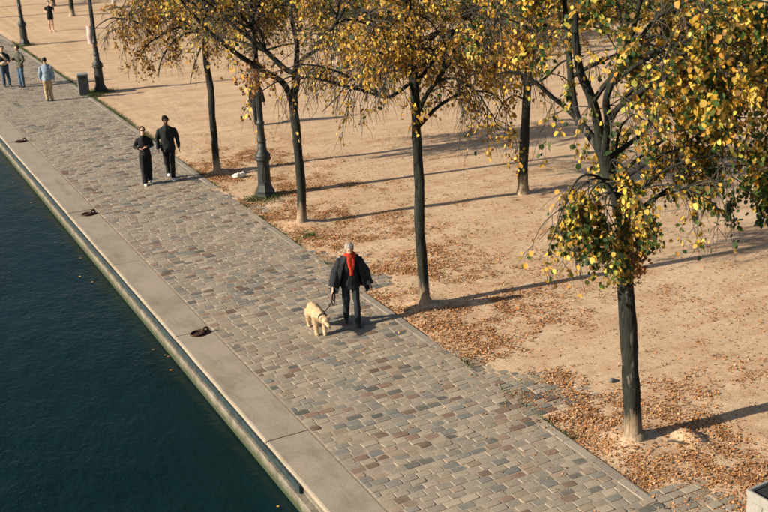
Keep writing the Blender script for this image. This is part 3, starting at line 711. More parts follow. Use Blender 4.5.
def grass(spots, name, n_each, sp, hgt):
    r = np.random.default_rng(9); P = []
    for x, y, sx, sy, k in spots:
        m = int(n_each*k); P.append(np.c_[x+r.normal(0, sx, m), y+r.normal(0, sy, m), np.full(m, -.02)])
    P = np.concatenate(P); n = len(P); D = np.c_[r.normal(0, .45, (n, 2)), np.ones(n)]; th = r.uniform(0, PI, n); W = np.c_[np.cos(th), np.sin(th), np.zeros(n)]*.008
    H = (hgt*r.uniform(.4, 1.3, n))[:, None]; Q = P+D*H*.55; Tt = P+D*H+np.c_[r.normal(0, .03, (n, 2)), np.zeros(n)]
    vs = np.stack([P-W, P+W, Q+W*.8, Tt, Q-W*.8], 1).reshape(-1, 3); fi = ((np.arange(n)*5)[:, None]+np.array([0, 1, 2, 3, 4])[None]).ravel()
    tag(link(name, np_mesh(name, vs, fi, 5, np.repeat(pick([((.05, .085, .02), 3), ((.09, .12, .03), 2), ((.16, .14, .06), 1)], n, r), 5, 0)), M_GRASS, None, False), kind='stuff')
gs = [(10.06, 44.7, .26, .26, 3), (9.7, 44.4, .2, .3, 2), (9.84, 60.5, .25, .25, 2.5), (10.05, 26.5, .26, .24, 1.6), (9.75, 26.6, .12, .12, .5), (9.75, 22.95, .14, .08, .4)]
for i in range(70):
    y = 33+i*.42; gs.append((float(BORD(y))+.03, y, .03, .13, max(0., .16*noise.noise(Vector((y*.9, 3, 1)))+.08+.10*random.random())))
for i in range(26):
    y = random.uniform(10, 32); gs.append((float(BORD(y))+.0, y, .012, .12, .05))
grass(gs, 'grass', 260, .2, .12)

# ================================================================== LAMPS, BIN, SMALL THINGS
def lamp(x, y, label, banner=False):
    r = empty('lamp_post', (x, y, 0), math.radians(22.5*0)); tag(r, label, 'lamp post', 'cast iron lamp posts along the path')
    mb = MB(); mb.lathe([(.30, -.1), (.30, .05), (.285, .09), (.262, .11), (.262, .17), (.245, .20)], 8, PI/8); mb.build('plinth', M_IRON, r, False)
    mb = MB(); mb.lathe([(.235, .20), (.215, .25), (.182, .34), (.176, .42), (.166, .90), (.172, .96), (.172, 1.0)], 8, PI/8); mb.build('pedestal', M_IRON, r, False)
    for k in range(8):      # raised panels on the pedestal faces
        a = k*PI/4; mb = MB(); vs = []
        for z, rr in ((.42, .166), (.86, .157)):
            for s_, d in ((-.045, 0), (.045, 0), (.035, .011), (-.035, .011)): vs.append(((rr+d)*math.cos(a)-s_*math.sin(a), (rr+d)*math.sin(a)+s_*math.cos(a), z))
        mb.add(vs, [(0, 1, 5, 4), (1, 2, 6, 5), (2, 3, 7, 6), (3, 0, 4, 7), (4, 5, 6, 7), (3, 2, 1, 0)]); mb.build('panel', M_IRON, r, False)
    mb = MB(); mb.lathe([(.18, 1.0), (.215, 1.03), (.222, 1.08), (.20, 1.11), (.215, 1.14), (.215, 1.17), (.17, 1.22), (.13, 1.28), (.118, 1.36), (.115, 1.5)], 16); mb.build('collar', M_IRON, r)
    mb = MB(); mb.lathe([(.105, 1.5), (.125, 1.53), (.128, 1.57), (.108, 1.61), (.098, 1.70), (.090, 2.0), (.112, 2.02), (.114, 2.06), (.085, 2.09), (.078, 2.3), (.066, 3.4), (.058, 4.3), (.085, 4.33), (.085, 4.38), (.05, 4.42), (.045, 4.6)], 16); mb.build('column', M_IRON, r)
    for k in range(10):
        a = 2*PI*k/10; mb = MB(); mb.tube([(.080*math.cos(a), .080*math.sin(a), 2.12), (.062*math.cos(a), .062*math.sin(a), 4.25)], .009, 5); mb.build('flute', M_IRON, r)
    mb = MB(); mb.tube([(-.42, 0, 4.1), (.42, 0, 4.1)], .018, 8); mb.build('ladder_bar', M_IRON, r)
    mb = MB(); mb.lathe([(.05, 4.6), (.14, 4.64), (.15, 4.68), (.12, 4.70)], 8); mb.build('lantern_base', M_IRON, r, False)
    mb = MB(); mb.lathe([(.12, 4.70), (.21, 5.15), (.20, 5.16)], 8); mb.build('lantern_glass', noisy('lantern_glass', (.6, .6, .55), .05, 3, .2, 0), r, False)
    mb = MB(); mb.lathe([(.23, 5.16), (.235, 5.19), (.12, 5.36), (.06, 5.40), (.05, 5.46), (.02, 5.54)], 8); mb.build('lantern_roof', M_IRON, r, False)
    if banner:
        m_b = noisy('banner_cloth', (.52, .36, .33), .12, 4, .85, .2, 10, .02)
        mb = MB(); K = 8; vs = []; fs = []
        for i in range(K+1):
            for j in (0, 1, 2):
                xx = -.075-.10*j; zz = 1.98+.72*i/K; yb = .02*math.sin(i*.9+j)
                for dy in (-.004, .004): vs.append((xx, yb+dy-.02*j, zz))
        for i in range(K):
            for j in (0, 1):
                a = (i*3+j)*2; b_ = a+2; c = a+6; d = a+8
                fs += [(a, b_, d, c), (a+1, c+1, d+1, b_+1)]
        for i in range(K): a = i*6; fs += [(a, a+6, a+7, a+1), (a+4, a+5, a+11, a+10)]
        mb.add(vs, fs); o = mb.build('banner', m_b, r); o['label'] = 'pale pink banner strapped to the column'; o.rotation_euler = (0, 0, math.radians(-37))
        for z in (2.04, 2.64):
            mb = MB(); mb.lathe([(.092, z-.015), (.096, z), (.092, z+.015)], 14); mb.build('strap', M_STEEL, r)
    return r
lamp(10.06, 44.7, 'dark iron lamp post with a pale banner, standing beside the grey litter bin', True)
lamp(9.90, 60.5, 'dark iron lamp post with grassy foot, rising behind the two people talking')
lamp(10.15, 26.75, 'dark iron lamp post between two trees, with brown leaves over its shaft')

M_BIN = noisy('bin_grey', (.10, .105, .10), .2, 9, .6, .15, 40, .004, .2)
bn = empty('litter_bin', (9.35, 44.55, 0), math.radians(-6)); tag(bn, 'grey box-shaped litter bin with rounded lid beside the banner lamp post', 'bin')
mb = MB(); mb.box(-.205, .205, -.19, .19, .03, .80, .01); mb.build('body', M_BIN, bn, False)
mb = MB(); mb.box(-.17, .17, -.16, .16, -.01, .035); mb.build('foot', M_STEEL, bn, False)
mb = MB(); mb.box(-.222, .222, -.207, .207, .803, .87, .02); mb.build('lid', noisy('bin_lid', (.22, .225, .215), .15, 9, .5, .1), bn, False)
mb = MB(); mb.box(-.12, .12, -.197, -.188, .66, .76, .003); mb.build('slot', M_STEEL, bn, False)
for x in (-.1, .1):
    mb = MB(); mb.box(x-.085, x+.085, -.199, -.1905, .08, .60, .003); mb.build('door_panel', M_BIN, bn, False)

# pale cabinet in the corner
M_CAB = noisy('cabinet_grey', (.25, .24, .215), .18, 6, .6, .2, 30, .006)
ct = ground(752, 490, .62)
cb = empty('utility_cabinet', (ct[0]+.34, ct[1]-.20, 0), math.radians(4)); tag(cb, 'pale grey metal cabinet with a dark recessed top at the edge of the sand', 'cabinet')
mb = MB(); mb.box(-.36, .36, -.26, .26, .05, .55, .008); mb.build('body', M_CAB, cb, False)
mb = MB(); mb.box(-.33, .33, -.23, .23, -.05, .055); mb.build('plinth', noisy('plinth_grey', (.25, .24, .22), .2), cb, False)
for x0, x1, y0, y1 in ((-.375, .375, -.275, -.235), (-.375, .375, .235, .275), (-.375, -.335, -.235, .235), (.335, .375, -.235, .235)):
    mb = MB(); mb.box(x0, x1, y0, y1, .553, .62, .006); mb.build('rim', M_CAB, cb, False)
mb = MB(); mb.box(-.333, .333, -.233, .233, .552, .575); mb.build('dark_top', noisy('cab_dark', (.02, .022, .022), .3), cb, False)
mb = MB(); mb.tube([(-.2, -.1, .58), (-.05, .02, .615), (.12, .06, .60)], .03, 6); mb.build('white_pipe', noisy('white_paint', (.75, .74, .7), .05), cb)
for y0 in (-.19, .01):
    mb = MB(); mb.box(-.371, -.3595, y0, y0+.17, .10, .48, .002); mb.build('door_panel', M_CAB, cb, False)
mb = MB(); mb.box(-.385, -.372, -.03, .0, .24, .34, .003); mb.build('handle', M_STEEL, cb, False)
for x0 in (-.30, .03):
    mb = MB(); mb.box(x0, x0+.27, -.271, -.2595, .10, .48, .002); mb.build('door_panel', M_CAB, cb, False)
for k in range(5):
    mb = MB(); mb.box(.06, .27, -.279, -.2705, .33+k*.026, .342+k*.026, .001); mb.build('vent_slat', M_STEEL, cb, False)

# crumpled pale plastic bag between tree and lamp
wb = ground(240, 177); mb = MB(); mb.ball((0, 0, .06), (.20, .12, .085), 18, 12)
mb.v = [tuple(np.array(v)*(1+.45*noise.noise(Vector(v)*9)+.2*noise.noise(Vector(v)*22))+V(0, 0, -.01)) for v in mb.v]
o = mb.build('plastic_bag', noisy('bag_white', (.72, .66, .57), .12, 10, .7, .3, 20, .02), None, False); o.location = tuple(wb); tag(o, 'crumpled off-white plastic bag lying in the leaves between tree and lamp post', 'bag')
# fallen sticks and stones near the forked tree
for i, (px, py, L, a) in enumerate(((612, 382, .12, .3), (678, 445, .35, -.9))):
    c = ground(px, py); mb = MB()
    if i == 0:
        mb.ball((0, 0, .03), (.08, .06, .045), 12, 8); mb.v = [tuple(np.array(v)*(1+.3*noise.noise(Vector(v)*12))) for v in mb.v]
        o = mb.build('stone', noisy('loose_stone', (.16, .145, .125), .25, 10), None, False); tag(o, 'small loose grey stone on the sand beside the forked tree', 'stone')
    else:
        mb.tube([(-.16, 0, .02), (-.05, .02, .03), (.06, -.01, .028), (.17, .03, .02)], [.014, .016, .013, .006], 6); mb.tube([(.02, 0, .03), (.08, .08, .035)], [.009, .004], 5)
        o = mb.build('fallen_stick', M_TWIG, None); tag(o, 'short dark stick lying in the shadow of the forked tree', 'stick'); o.rotation_euler = (0, 0, a)
    o.location = (c[0], c[1], height(c[0], c[1]))
bp = ground(113.5, 3); r = empty('bollard', bp); tag(r, 'small pale blue-grey bollard on the far sand beyond the orange tree', 'bollard')
mb = MB(); mb.lathe([(.11, 0), (.11, .05), (.09, .07), (.085, .8)], 12); mb.build('post', noisy('bollard_paint', (.30, .36, .42), .1), r)
mb = MB(); mb.lathe([(.1, .8), (.105, .84), (.09, .9), (.04, .93)], 12); mb.build('cap', MATS['bollard_paint'], r)

# ================================================================== PEOPLE
def bake(mb, name, m, parent, voxel=.012, smooth=6, disp=0.):
    me = mb.mesh(name); o = bpy.data.objects.new(name, me); C.objects.link(o)
    md = o.modifiers.new('r', 'REMESH'); md.mode = 'VOXEL'; md.voxel_size = voxel
    s = o.modifiers.new('s', 'SMOOTH'); s.factor = .5; s.iterations = smooth
    dg = bpy.context.evaluated_depsgraph_get(); me2 = bpy.data.meshes.new_from_object(o.evaluated_get(dg)); bpy.data.objects.remove(o); bpy.data.meshes.remove(me)
    if disp:
        n = len(me2.vertices); co = np.empty(n*3, np.float32); me2.vertices.foreach_get('co', co); co = co.reshape(-1, 3)
        nr = np.empty(n*3, np.float32); me2.vertices.foreach_get('normal', nr); nr = nr.reshape(-1, 3)
        q = np.array([noise.noise(Vector((float(c[0]*9), float(c[1]*9), float(c[2]*4.5)))) + .5*noise.noise(Vector((float(c[0]*20), float(c[1]*20), float(c[2]*11)))) for c in co], np.float32)
        me2.vertices.foreach_set('co', (co+nr*q[:, None]*disp).ravel())
    me2.name = name; me2.materials.clear(); return link(name, me2, m, parent)
def cloth(name, col, var=.25): return noisy(name, col, var, 14, .9, .5, 45, .008)
SKIN_L = noisy('skin_light', (.52, .31, .22), .12, 12, .55, .1); SKIN_D = noisy('skin_dark', (.075, .042, .028), .12, 12, .5, .1)
def person(label, loc, rz, H=1.75, skin=None, top=(.02, .02, .02), bottom=(.02, .02, .02), shoe=(.6, .58, .55), hair=(.02, .015, .012),
           arms=None, legs=None, head_pitch=0., head_yaw=0., build=1., hem=.48, flare=0., sleeve=1., leg_len=1., leg_w=1., hairlen=0., voxel=.012, lean=0., topname=None, coat_bottom=None, hairvol=1.):
    """unit body (height 1) facing -Y, x is the viewer's right when it faces the viewer"""
    skin = skin or SKIN_L; k = H
    root = empty('person', loc, rz); tag(root, label, 'person', None)
    def S(p): return V(p[0]*k, (p[1]-lean*max(0, p[2]-.5))*k, p[2]*k)
    arms = arms or {}; legs = legs or {}
    sh = .105*build; hipx = .050
    A = {}
    for s_, nm in ((-1, 'l'), (1, 'r')):
        el, wr = arms.get(nm, ((s_*.135*build, .01, .635), (s_*.140*build, -.03, .485)))
        A[nm] = (V(s_*sh*.97, .005, .778), V(*el), V(*wr))
    Lg = {}
    for s_, nm in ((-1, 'l'), (1, 'r')):
        kn, an = legs.get(nm, ((s_*.052, -.012, .285), (s_*.052, .005, .045)))
        Lg[nm] = (V(s_*hipx, 0, .515), V(*kn), V(*an))
    hp = V(0, -.012, .935); cp, sp_ = math.cos(head_pitch), math.sin(head_pitch); cy_, sy_ = math.cos(head_yaw), math.sin(head_yaw)
    def Hd(x, y, z):    # head local (face -Y) to body
        y2, z2 = y*cp-(-z)*-sp_*-1, z*cp+y*sp_
        y2 = y*cp - z*sp_; z2 = z*cp + y*sp_
        x3, y3 = x*cy_-y2*sy_, x*sy_+y2*cy_
        return hp+V(x3, y3, z2)
    # ---- body, one continuous skin surface
    b = MB()
    b.tube([S((0, .0, z)) for z in (.47, .52, .58, .64, .72, .78, .815, .835)], [((w*build)*k, d*k) for w, d in ((.072, .052), (.078, .056), (.070, .048), (.067, .046), (.076, .052), (.076, .048), (.052, .038), (.028, .028))], 16, ref=(1, 0, 0))
    b.tube([S((0, .005, .80)), S((0, .0, .85)), S(Hd(0, .012, -.045))], [.034*k, .031*k, .030*k], 10)
    def ball(p, r): b.ball(S(p), tuple(q*k for q in r), 16, 12)
    ball(Hd(0, .006, .008), (.044, .054, .054)); ball(Hd(0, -.016, -.030), (.033, .036, .036)); ball(Hd(0, -.030, -.052), (.017, .016, .012))
    b.tube([S(Hd(0, -.046, .004)), S(Hd(0, -.061, -.014)), S(Hd(0, -.050, -.020))], [.006*k, .0085*k, .006*k], 8)
    for s_ in (-1, 1):
        ball(Hd(s_*.044, .004, -.006), (.006, .010, .016)); ball(Hd(s_*.018, -.043, .006), (.011, .008, .006))
    for nm in 'lr':
        s_ = -1 if nm == 'l' else 1; a0, a1, a2 = A[nm]; d = norm(a2-a1)
        b.tube([S(a0), S(a0*.5+a1*.5), S(a1), S(a1*.5+a2*.5), S(a2)], [.023*k, .025*k, .022*k, .020*k, .0145*k], 10)
        # hand: palm, four fingers curled a little, thumb off the side
        f = V(0, -1, 0)-d*np.dot(V(0, -1, 0), d); f = norm(f); w = np.cross(d, f)
        pc = a2+d*.028
        b.tube([S(a2), S(a2+d*.02), S(a2+d*.050)], [(.012*k, .016*k), (.012*k, .022*k), (.010*k, .022*k)], 8, ref=w)
        for i, (o_, ln) in enumerate(((-.016, .040), (-.0055, .046), (.005, .043), (.0155, .034))):
            p0 = a2+d*.046+f*o_; inw = -w*s_ if False else w*(-s_)
            b.tube([S(p0), S(p0+d*ln*.5+inw*.004), S(p0+d*ln*.85+inw*.014)], [.0054*k, .005*k, .0042*k], 6)
        p0 = a2+d*.018+f*.014; b.tube([S(p0), S(p0+f*.016+d*.014), S(p0+f*.020+d*.034)], [.0075*k, .006*k, .005*k], 6)
        l0, l1, l2 = Lg[nm]
        b.tube([S(l0), S(l0*.5+l1*.5), S(l1), S(l1*.62+l2*.38+V(0, .008, 0)), S(l2)], [.045*k, .040*k, .030*k, .029*k, .019*k], 10)
        b.tube([S(l2+V(0, .012, -.022)), S(l2+V(0, -.03, -.028)), S(l2+V(s_*.006, -.085, -.034))], [(.020*k, .018*k), (.023*k, .017*k), (.018*k, .010*k)], 10, ref=(1, 0, 0))
    bake(b, 'body', skin, root, voxel*.75, 3)
    for s_ in (-1, 1):
        e = MB(); e.ball(S(Hd(s_*.018, -.047, .006)), .0052*k, 8, 6); e.build('eye', noisy('eye_dark', (.02, .015, .012), .1, 5, .2, 0), root)
    mo = MB(); mo.tube([S(Hd(-.012, -.0475, -.031)), S(Hd(0, -.0535, -.0315)), S(Hd(.012, -.0475, -.031))], [.001*k, .003*k, .001*k], 6); mo.build('mouth', noisy('lips', (.22, .09, .07), .1, 8, .5, 0), root)
    # ---- hair
    h = MB(); h.ball(S(Hd(0, .014, .018)), tuple(q*k*hairvol for q in (.050, .056, .054)), 18, 12)
    keep = MB()
    if hairlen: h.tube([S(Hd(0, .035, 0)), S(Hd(0, .045, -.05)), S(Hd(0, .045, -.05-hairlen))], [(.042*k, .025*k), (.040*k, .022*k), (.025*k, .014*k)], 12, ref=(1, 0, 0))
    for s_ in (-1, 1): h.ball(S(Hd(s_*.041, .008, .006)), (.012*k, .024*k, .030*k), 10, 8)
    ho = bake(h, 'hair', noisy('hair_%02x%02x' % (int(hair[0]*255), int(hair[1]*255)), hair, .5, 60, .85, .8, 90, .012, 0, .12), root, voxel*.7, 2, .008*k)
    # ---- trousers or shorts
    t = MB(); wv_ = .012
    t.tube([S((0, 0, z)) for z in (.46, .50, .55, .60)], [((w*build)*k, d*k) for w, d in ((.085, .063), (.096, .070), (.092, .064), (.083, .058))], 16, ref=(1, 0, 0))
    for nm in 'lr':
        l0, l1, l2 = Lg[nm]; q = l1*(1-leg_len)+l2*leg_len if leg_len >= 0 else None
        if leg_len >= 0: t.tube([S(l0), S(l0*.5+l1*.5), S(l1), S(l1*.6+q*.4), S(q+V(0, 0, -.012))], [.055*k, .050*k*leg_w**.5, .042*k*leg_w, .040*k*leg_w, .036*k*leg_w], 12)
        else: q2 = l0*.42+l1*.58; t.tube([S(l0), S(l0*.7+l1*.3), S(q2)], [.055*k, .053*k, .055*k], 12)
    bake(t, 'trousers' if leg_len >= 0 else 'shorts', cloth('cloth_b%02x%02x%02x' % tuple(int(c*255) for c in bottom), bottom), root, voxel, 5, .016)
    # ---- top
    j = MB(); zs = [hem, hem+.04, .58, .64, .72, .78, .818, .838]; ws = [(.104+flare, .080+flare*.6), (.102+flare*.8, .078+flare*.45), (.094+flare*.5, .072+flare*.25), (.091+flare*.25, .068+flare*.1), (.104, .073), (.105, .067), (.074, .053), (.045, .042)]
    zq = [(z, w) for z, w in zip(zs, ws) if z >= hem]
    j.tube([S((0, .0, z)) for z, _ in zq], [((w[0]*build)*k, w[1]*k) for _, w in zq], 18, ref=(1, 0, 0))
    j.tube([S((0, .002, .80)), S((0, -.002, .853))], [.050*k, .043*k], 12)
    for nm in 'lr':
        a0, a1, a2 = A[nm]; q = a1*(1-sleeve)+a2*sleeve if sleeve > 0 else a0*.5+a1*.5
        inn = V(-a0[0]*.62, 0, .034)
        if sleeve > 0: j.tube([S(a0+inn), S(a0*.97+a1*.03), S(a0*.5+a1*.5), S(a1), S(a1*.5+q*.5), S(q)], [.018*k, .034*k, .038*k, (.035+flare*.25)*k, (.033+flare*.35)*k, (.028+flare*.45)*k], 12)
        else: j.tube([S(a0+inn), S(a0), S(q)], [.018*k, .034*k, .040*k], 12)
    bake(j, topname or 'jacket', cloth('cloth_t%02x%02x%02x' % tuple(int(c*255) for c in top), top), root, voxel, 9, .018)
    # ---- shoes
    for nm in 'lr':
        l2 = Lg[nm][2]; s_ = -1 if nm == 'l' else 1; f = MB()
        f.tube([S(l2+V(0, .024, -.020)), S(l2+V(0, .0, -.018)), S(l2+V(s_*.002, -.04, -.026)), S(l2+V(s_*.006, -.092, -.033)), S(l2+V(s_*.006, -.104, -.036))], [(.022*k, .022*k), (.027*k, .027*k), (.028*k, .020*k), (.024*k, .014*k), (.012*k, .008*k)], 12, ref=(1, 0, 0))
        bake(f, 'shoe', noisy('shoe_%02x%02x' % (int(shoe[0]*255), int(shoe[2]*255)), shoe, .15, 20, .6, .2), root, voxel*.7, 2)
    return root, S, A, Lg, Hd
def face_cam(loc, off=0.):    # rotation so that local -Y looks at the viewer's ground point
    d = V(0, 0, 0)-V(loc[0], loc[1], 0); return math.atan2(d[0], -d[1])+math.radians(off)

# dog walker
wl = V(8.30, 17.62, 0)
wk, S, A, Lg, Hd = person('grey-haired person in a wide open black coat and orange-red scarf, walking the dog', wl, face_cam(wl, 6), 1.70, SKIN_L,
    top=(.012, .015, .017), bottom=(.016, .022, .025), shoe=(.03, .03, .033), hair=(.27, .245, .21), head_pitch=.36, lean=.15, build=1.02, hem=.44, flare=.006, voxel=.010,
    arms={'l': ((-.175, .0, .645), (-.205, -.055, .475)), 'r': ((.18, .01, .64), (.215, -.03, .468))},
    legs={'l': ((-.058, -.02, .285), (-.060, .055, .06)), 'r': ((.058, -.05, .288), (.062, -.095, .045))}, topname='sweater', leg_w=.98, sleeve=.97, hairvol=1.04)
k = 1.70
ct_ = MB()     # open coat: back panel, two hanging fronts, wide cape-like sleeves, raised collar
def sheet(mb, rows, th=.016):
    """rows: list of rows of points; thick sheet"""
    R_ = len(rows); Q = len(rows[0]); P = np.array(rows, float); nrm = np.zeros_like(P)
    du = np.gradient(P, axis=0); dv = np.gradient(P, axis=1); nrm = norm(np.cross(du, dv))
    vs = np.concatenate([(P+nrm*th/2).reshape(-1, 3), (P-nrm*th/2).reshape(-1, 3)]); o = R_*Q; fs = []
    for i in range(R_-1):
        for j in range(Q-1):
            a = i*Q+j; fs += [(a, a+1, a+Q+1, a+Q), (o+a, o+a+Q, o+a+Q+1, o+a+1)]
    for i in range(R_-1):
        for j in (0, Q-1):
            a = i*Q+j; b_ = a+Q; fs.append((a, b_, o+b_, o+a) if j == 0 else (a, o+a, o+b_, b_))
    for j in range(Q-1):
        for i in (0, R_-1):
            a = i*Q+j; b_ = a+1; fs.append((a, o+a, o+b_, b_) if i == 0 else (a, b_, o+b_, o+a))
    mb.add(vs, fs)
rows = []
for i in range(15):
    t = i/14; z = .835-.43*t; row_ = []
    for jx in range(33):
        a = math.radians(-38+ (360-2*52)*0) ; th = math.radians(-52)+(2*PI-2*math.radians(38))*jx/32
        th = math.radians(-90+30+14*t)+ (2*PI-2*math.radians(30+14*t))*jx/32    # gap at the front (-Y)
        rx = .098+.115*t+.02*math.sin(min(1, t*3)*PI/2); ry = .066+.062*t
        if t < .12: rx *= .62+.38*t/.12; ry *= .8+.2*t/.12
        fold = 1+(.07*math.sin(th*7+1)+.05*math.sin(th*12+t*2))*t
        row_.append(S((rx*fold*math.cos(th), ry*fold*math.sin(th)+.004, z)))
    rows.append(row_)
sheet(ct_, rows)
for nm in 'lr':
    s_ = -1 if nm == 'l' else 1; a0, a1, a2 = A[nm]
    ct_.tube([S(a0+V(-s_*.05, 0, .026)), S(a0+V(s_*.008, 0, .008)), S(a0*.5+a1*.5), S(a1), S(a1*.45+a2*.55), S(a2+V(0, 0, .012))], [(.024*k, .030*k), (.040*k, .044*k), (.044*k, .050*k), (.048*k, .060*k), (.050*k, .062*k), (.052*k, .066*k)], 14, ref=(1, 0, 0))
    # stiff collar wing at the shoulder
    rr = [[S((s_*(.035+.075*u), -.035+.055*u+.02*v, .832+.026*v-.012*u)) for v in (0, .5, 1.)] for u in (0, .33, .66, 1.)]
    sheet(ct_, rr, .014)
bake(ct_, 'coat', cloth('coat_black', (.013, .016, .019), .3), wk, .010, 6, .015)
sc = MB()      # scarf
sc.tube([S((.050*math.cos(a), -.004+.052*math.sin(a), .856+.012*math.sin(a*2))) for a in np.linspace(0, 2*PI, 17)], [(.026*k, .019*k)]*17, 10)
sc.tube([S((-.008, -.052, .862)), S((-.014, -.076, .82)), S((-.006, -.092, .75)), S((.008, -.098, .685)), S((.006, -.098, .625))], [(.025*k, .016*k), (.027*k, .016*k), (.024*k, .013*k), (.022*k, .012*k), (.024*k, .009*k)], 10, ref=(1, 0, 0))
sc.tube([S((.018, -.052, .85)), S((.030, -.080, .80)), S((.026, -.092, .74)), S((.020, -.096, .70))], [(.022*k, .013*k), (.024*k, .013*k), (.022*k, .011*k), (.022*k, .008*k)], 10, ref=(1, 0, 0))
bake(sc, 'scarf', noisy('scarf_red', (.46, .038, .012), .3, 18, .9, .6, 40, .01), wk, .010, 3, .010)

# dog
dg_loc = ground(318, 331.5); dg = empty('dog', dg_loc, math.radians(-6)); dg.scale = (.90, .84, .84); tag(dg, 'fluffy cream dog on a leash with lowered head', 'dog')
M_FUR = noisy('cream_fur', (.58, .42, .26), .15, 14, .95, .8, 60, .02)
d = MB()
# local: facing -Y; rear at +Y
d.tube([(0, y, z) for y, z in ((.40, .45), (.36, .465), (.25, .47), (.10, .455), (-.05, .45), (-.17, .455), (-.26, .47))], [(.07, .08), (.12, .13), (.135, .145), (.128, .135), (.138, .165), (.135, .165), (.09, .11)], 16, ref=(1, 0, 0))
d.tube([(0, -.18, .48), (.02, -.28, .475), (.045, -.37, .435)], [(.11, .12), (.10, .105), (.088, .09)], 14, ref=(1, 0, 0))
d.ball((.055, -.415, .42), (.088, .095, .082), 16, 12)
d.tube([(.06, -.46, .40), (.075, -.535, .355), (.085, -.595, .325)], [(.056, .05), (.042, .037), (.032, .028)], 12, ref=(1, 0, 0))
for s_ in (-1, 1): d.tube([(.055+s_*.062, -.385, .475), (.055+s_*.092, -.395, .485), (.055+s_*.108, -.41, .42)], [(.022, .038), (.026, .034), (.012, .018)], 8, ref=(0, 1, 0))
for x, y0, kx in ((-.085, -.16, -.02), (.085, -.16, -.10)):    # front legs
    d.tube([(x, y0+.02, .46), (x, y0+.02, .34), (x*.95, y0-.005+kx*.4, .20), (x*.9, y0+kx, .07), (x*.9, y0+kx-.005, .03)], [.080, .070, .052, .044, .042], 10)
    d.tube([(x*.9, y0+kx+.01, .028), (x*.9, y0+kx-.065, .022)], [(.04, .028), (.036, .022)], 10, ref=(1, 0, 0))
for x, sy in ((-.085, .04), (.085, -.06)):      # hind legs: thigh, stifle forward, hock back
    d.tube([(x*.8, .32+sy*.3, .46), (x*1.05, .27+sy*.6, .34), (x*1.05, .24+sy, .26), (x, .36+sy, .165), (x, .345+sy, .07), (x, .335+sy, .03)], [.105, .105, .072, .048, .042, .042], 10)
    d.tube([(x, .35+sy, .028), (x, .27+sy, .022)], [(.038, .027), (.034, .021)], 10, ref=(1, 0, 0))
d.tube([(0, .40, .48), (.01, .48, .50), (.02, .545, .44), (.025, .56, .34), (.02, .545, .27)], [.045, .06, .066, .055, .025], 10)
body = bake(d, 'body', M_FUR, dg, .012, 6, .008)
me = body.data; r = np.random.default_rng(3); nv = len(me.vertices); co = np.empty(nv*3, np.float32); nr = np.empty(nv*3, np.float32); me.vertices.foreach_get('co', co); me.vertices.foreach_get('normal', nr); co = co.reshape(-1, 3); nr = nr.reshape(-1, 3)
idx = r.choice(nv, 15000); P = co[idx]+r.normal(0, .005, (15000, 3)); Dn = norm(nr[idx]*.35+np.array([0, .6, -.75])+r.normal(0, .18, (15000, 3)))
Ln = np.where(P[:, 2:3] < .14, .012, np.where(P[:, 1:2] < -.45, .008, .030))*r.uniform(.6, 1.3, (15000, 1)); W = norm(np.cross(Dn, r.normal(0, 1, (15000, 3))))*.0032
vs = np.stack([P-W, P+W, P+Dn*Ln], 1).reshape(-1, 3); fc = pick([((.61, .45, .285), 3), ((.56, .40, .24), 2), ((.66, .52, .36), 2), ((.51, .35, .20), 1)], 15000, r)
bk = np.clip((P[:, 2]-.46)/.12, 0, 1)*np.clip((P[:, 1]+.30)/.1, 0, 1); fc = fc*(1-bk[:, None])+fc*np.array([.86, .76, .64])*bk[:, None]; cols = np.repeat(fc, 3, 0)
tag(link('fur', np_mesh('fur', vs, np.arange(45000), 3, cols), col_attr_mat('fur_strands', .9, .1, 10, 0), dg, False), kind='stuff')
nm_ = noisy('dog_nose', (.02, .015, .014), .2, 10, .35, 0)
mb = MB(); mb.ball((.087, -.622, .330), (.019, .016, .014), 10, 8); mb.build('nose', nm_, dg)
for s_ in (-1, 1): mb = MB(); mb.ball((.06+s_*.036, -.488, .440), .012, 8, 6); mb.build('eye', nm_, dg)
mb = MB(); mb.tube([(.028+.098*math.cos(a), -.315-.03*math.sin(a), (.475+.105*math.sin(a))) for a in np.linspace(0, 2*PI, 21)], .012, 6, False); mb.build('collar', noisy('collar_dark', (.03, .03, .035), .2), dg)
# leash from the walker's hand to the collar
import mathutils
def to_world(o, p): return np.array(Matrix.LocRotScale(o.location, o.rotation_euler, o.scale) @ Vector(p))
hand = to_world(wk, S(A['l'][2]+norm(A['l'][2]-A['l'][1])*.06)); neck = to_world(dg, (.03, -.32, .575))
mb = MB(); pts = [hand*(1-t)+neck*t+V(.03*math.sin(t*7), .02*math.sin(t*5), -.16*math.sin(PI*t)*(1-t*.4)) for t in np.linspace(0, 1, 22)]
mb.tube([p-hand for p in pts], .0095, 6)
a_ = [V(.05*math.sin(2*PI*t)+.02*t, .03*math.sin(2*PI*t), -.13+.13*math.cos(2*PI*t)) for t in np.linspace(0, 1, 18)]; mb.tube(a_, .009, 6)
a_ = [V(.04*math.sin(2*PI*t)+.03, .03*math.sin(2*PI*t)+.01, -.09+.09*math.cos(2*PI*t)) for t in np.linspace(0, 1, 18)]; mb.tube(a_, .009, 6)
o = mb.build('leash', noisy('leash_black', (.02, .02, .022), .2), None); o.location = tuple(hand); tag(o, 'dark looped leash from the hand of the walker to the dog', 'leash')

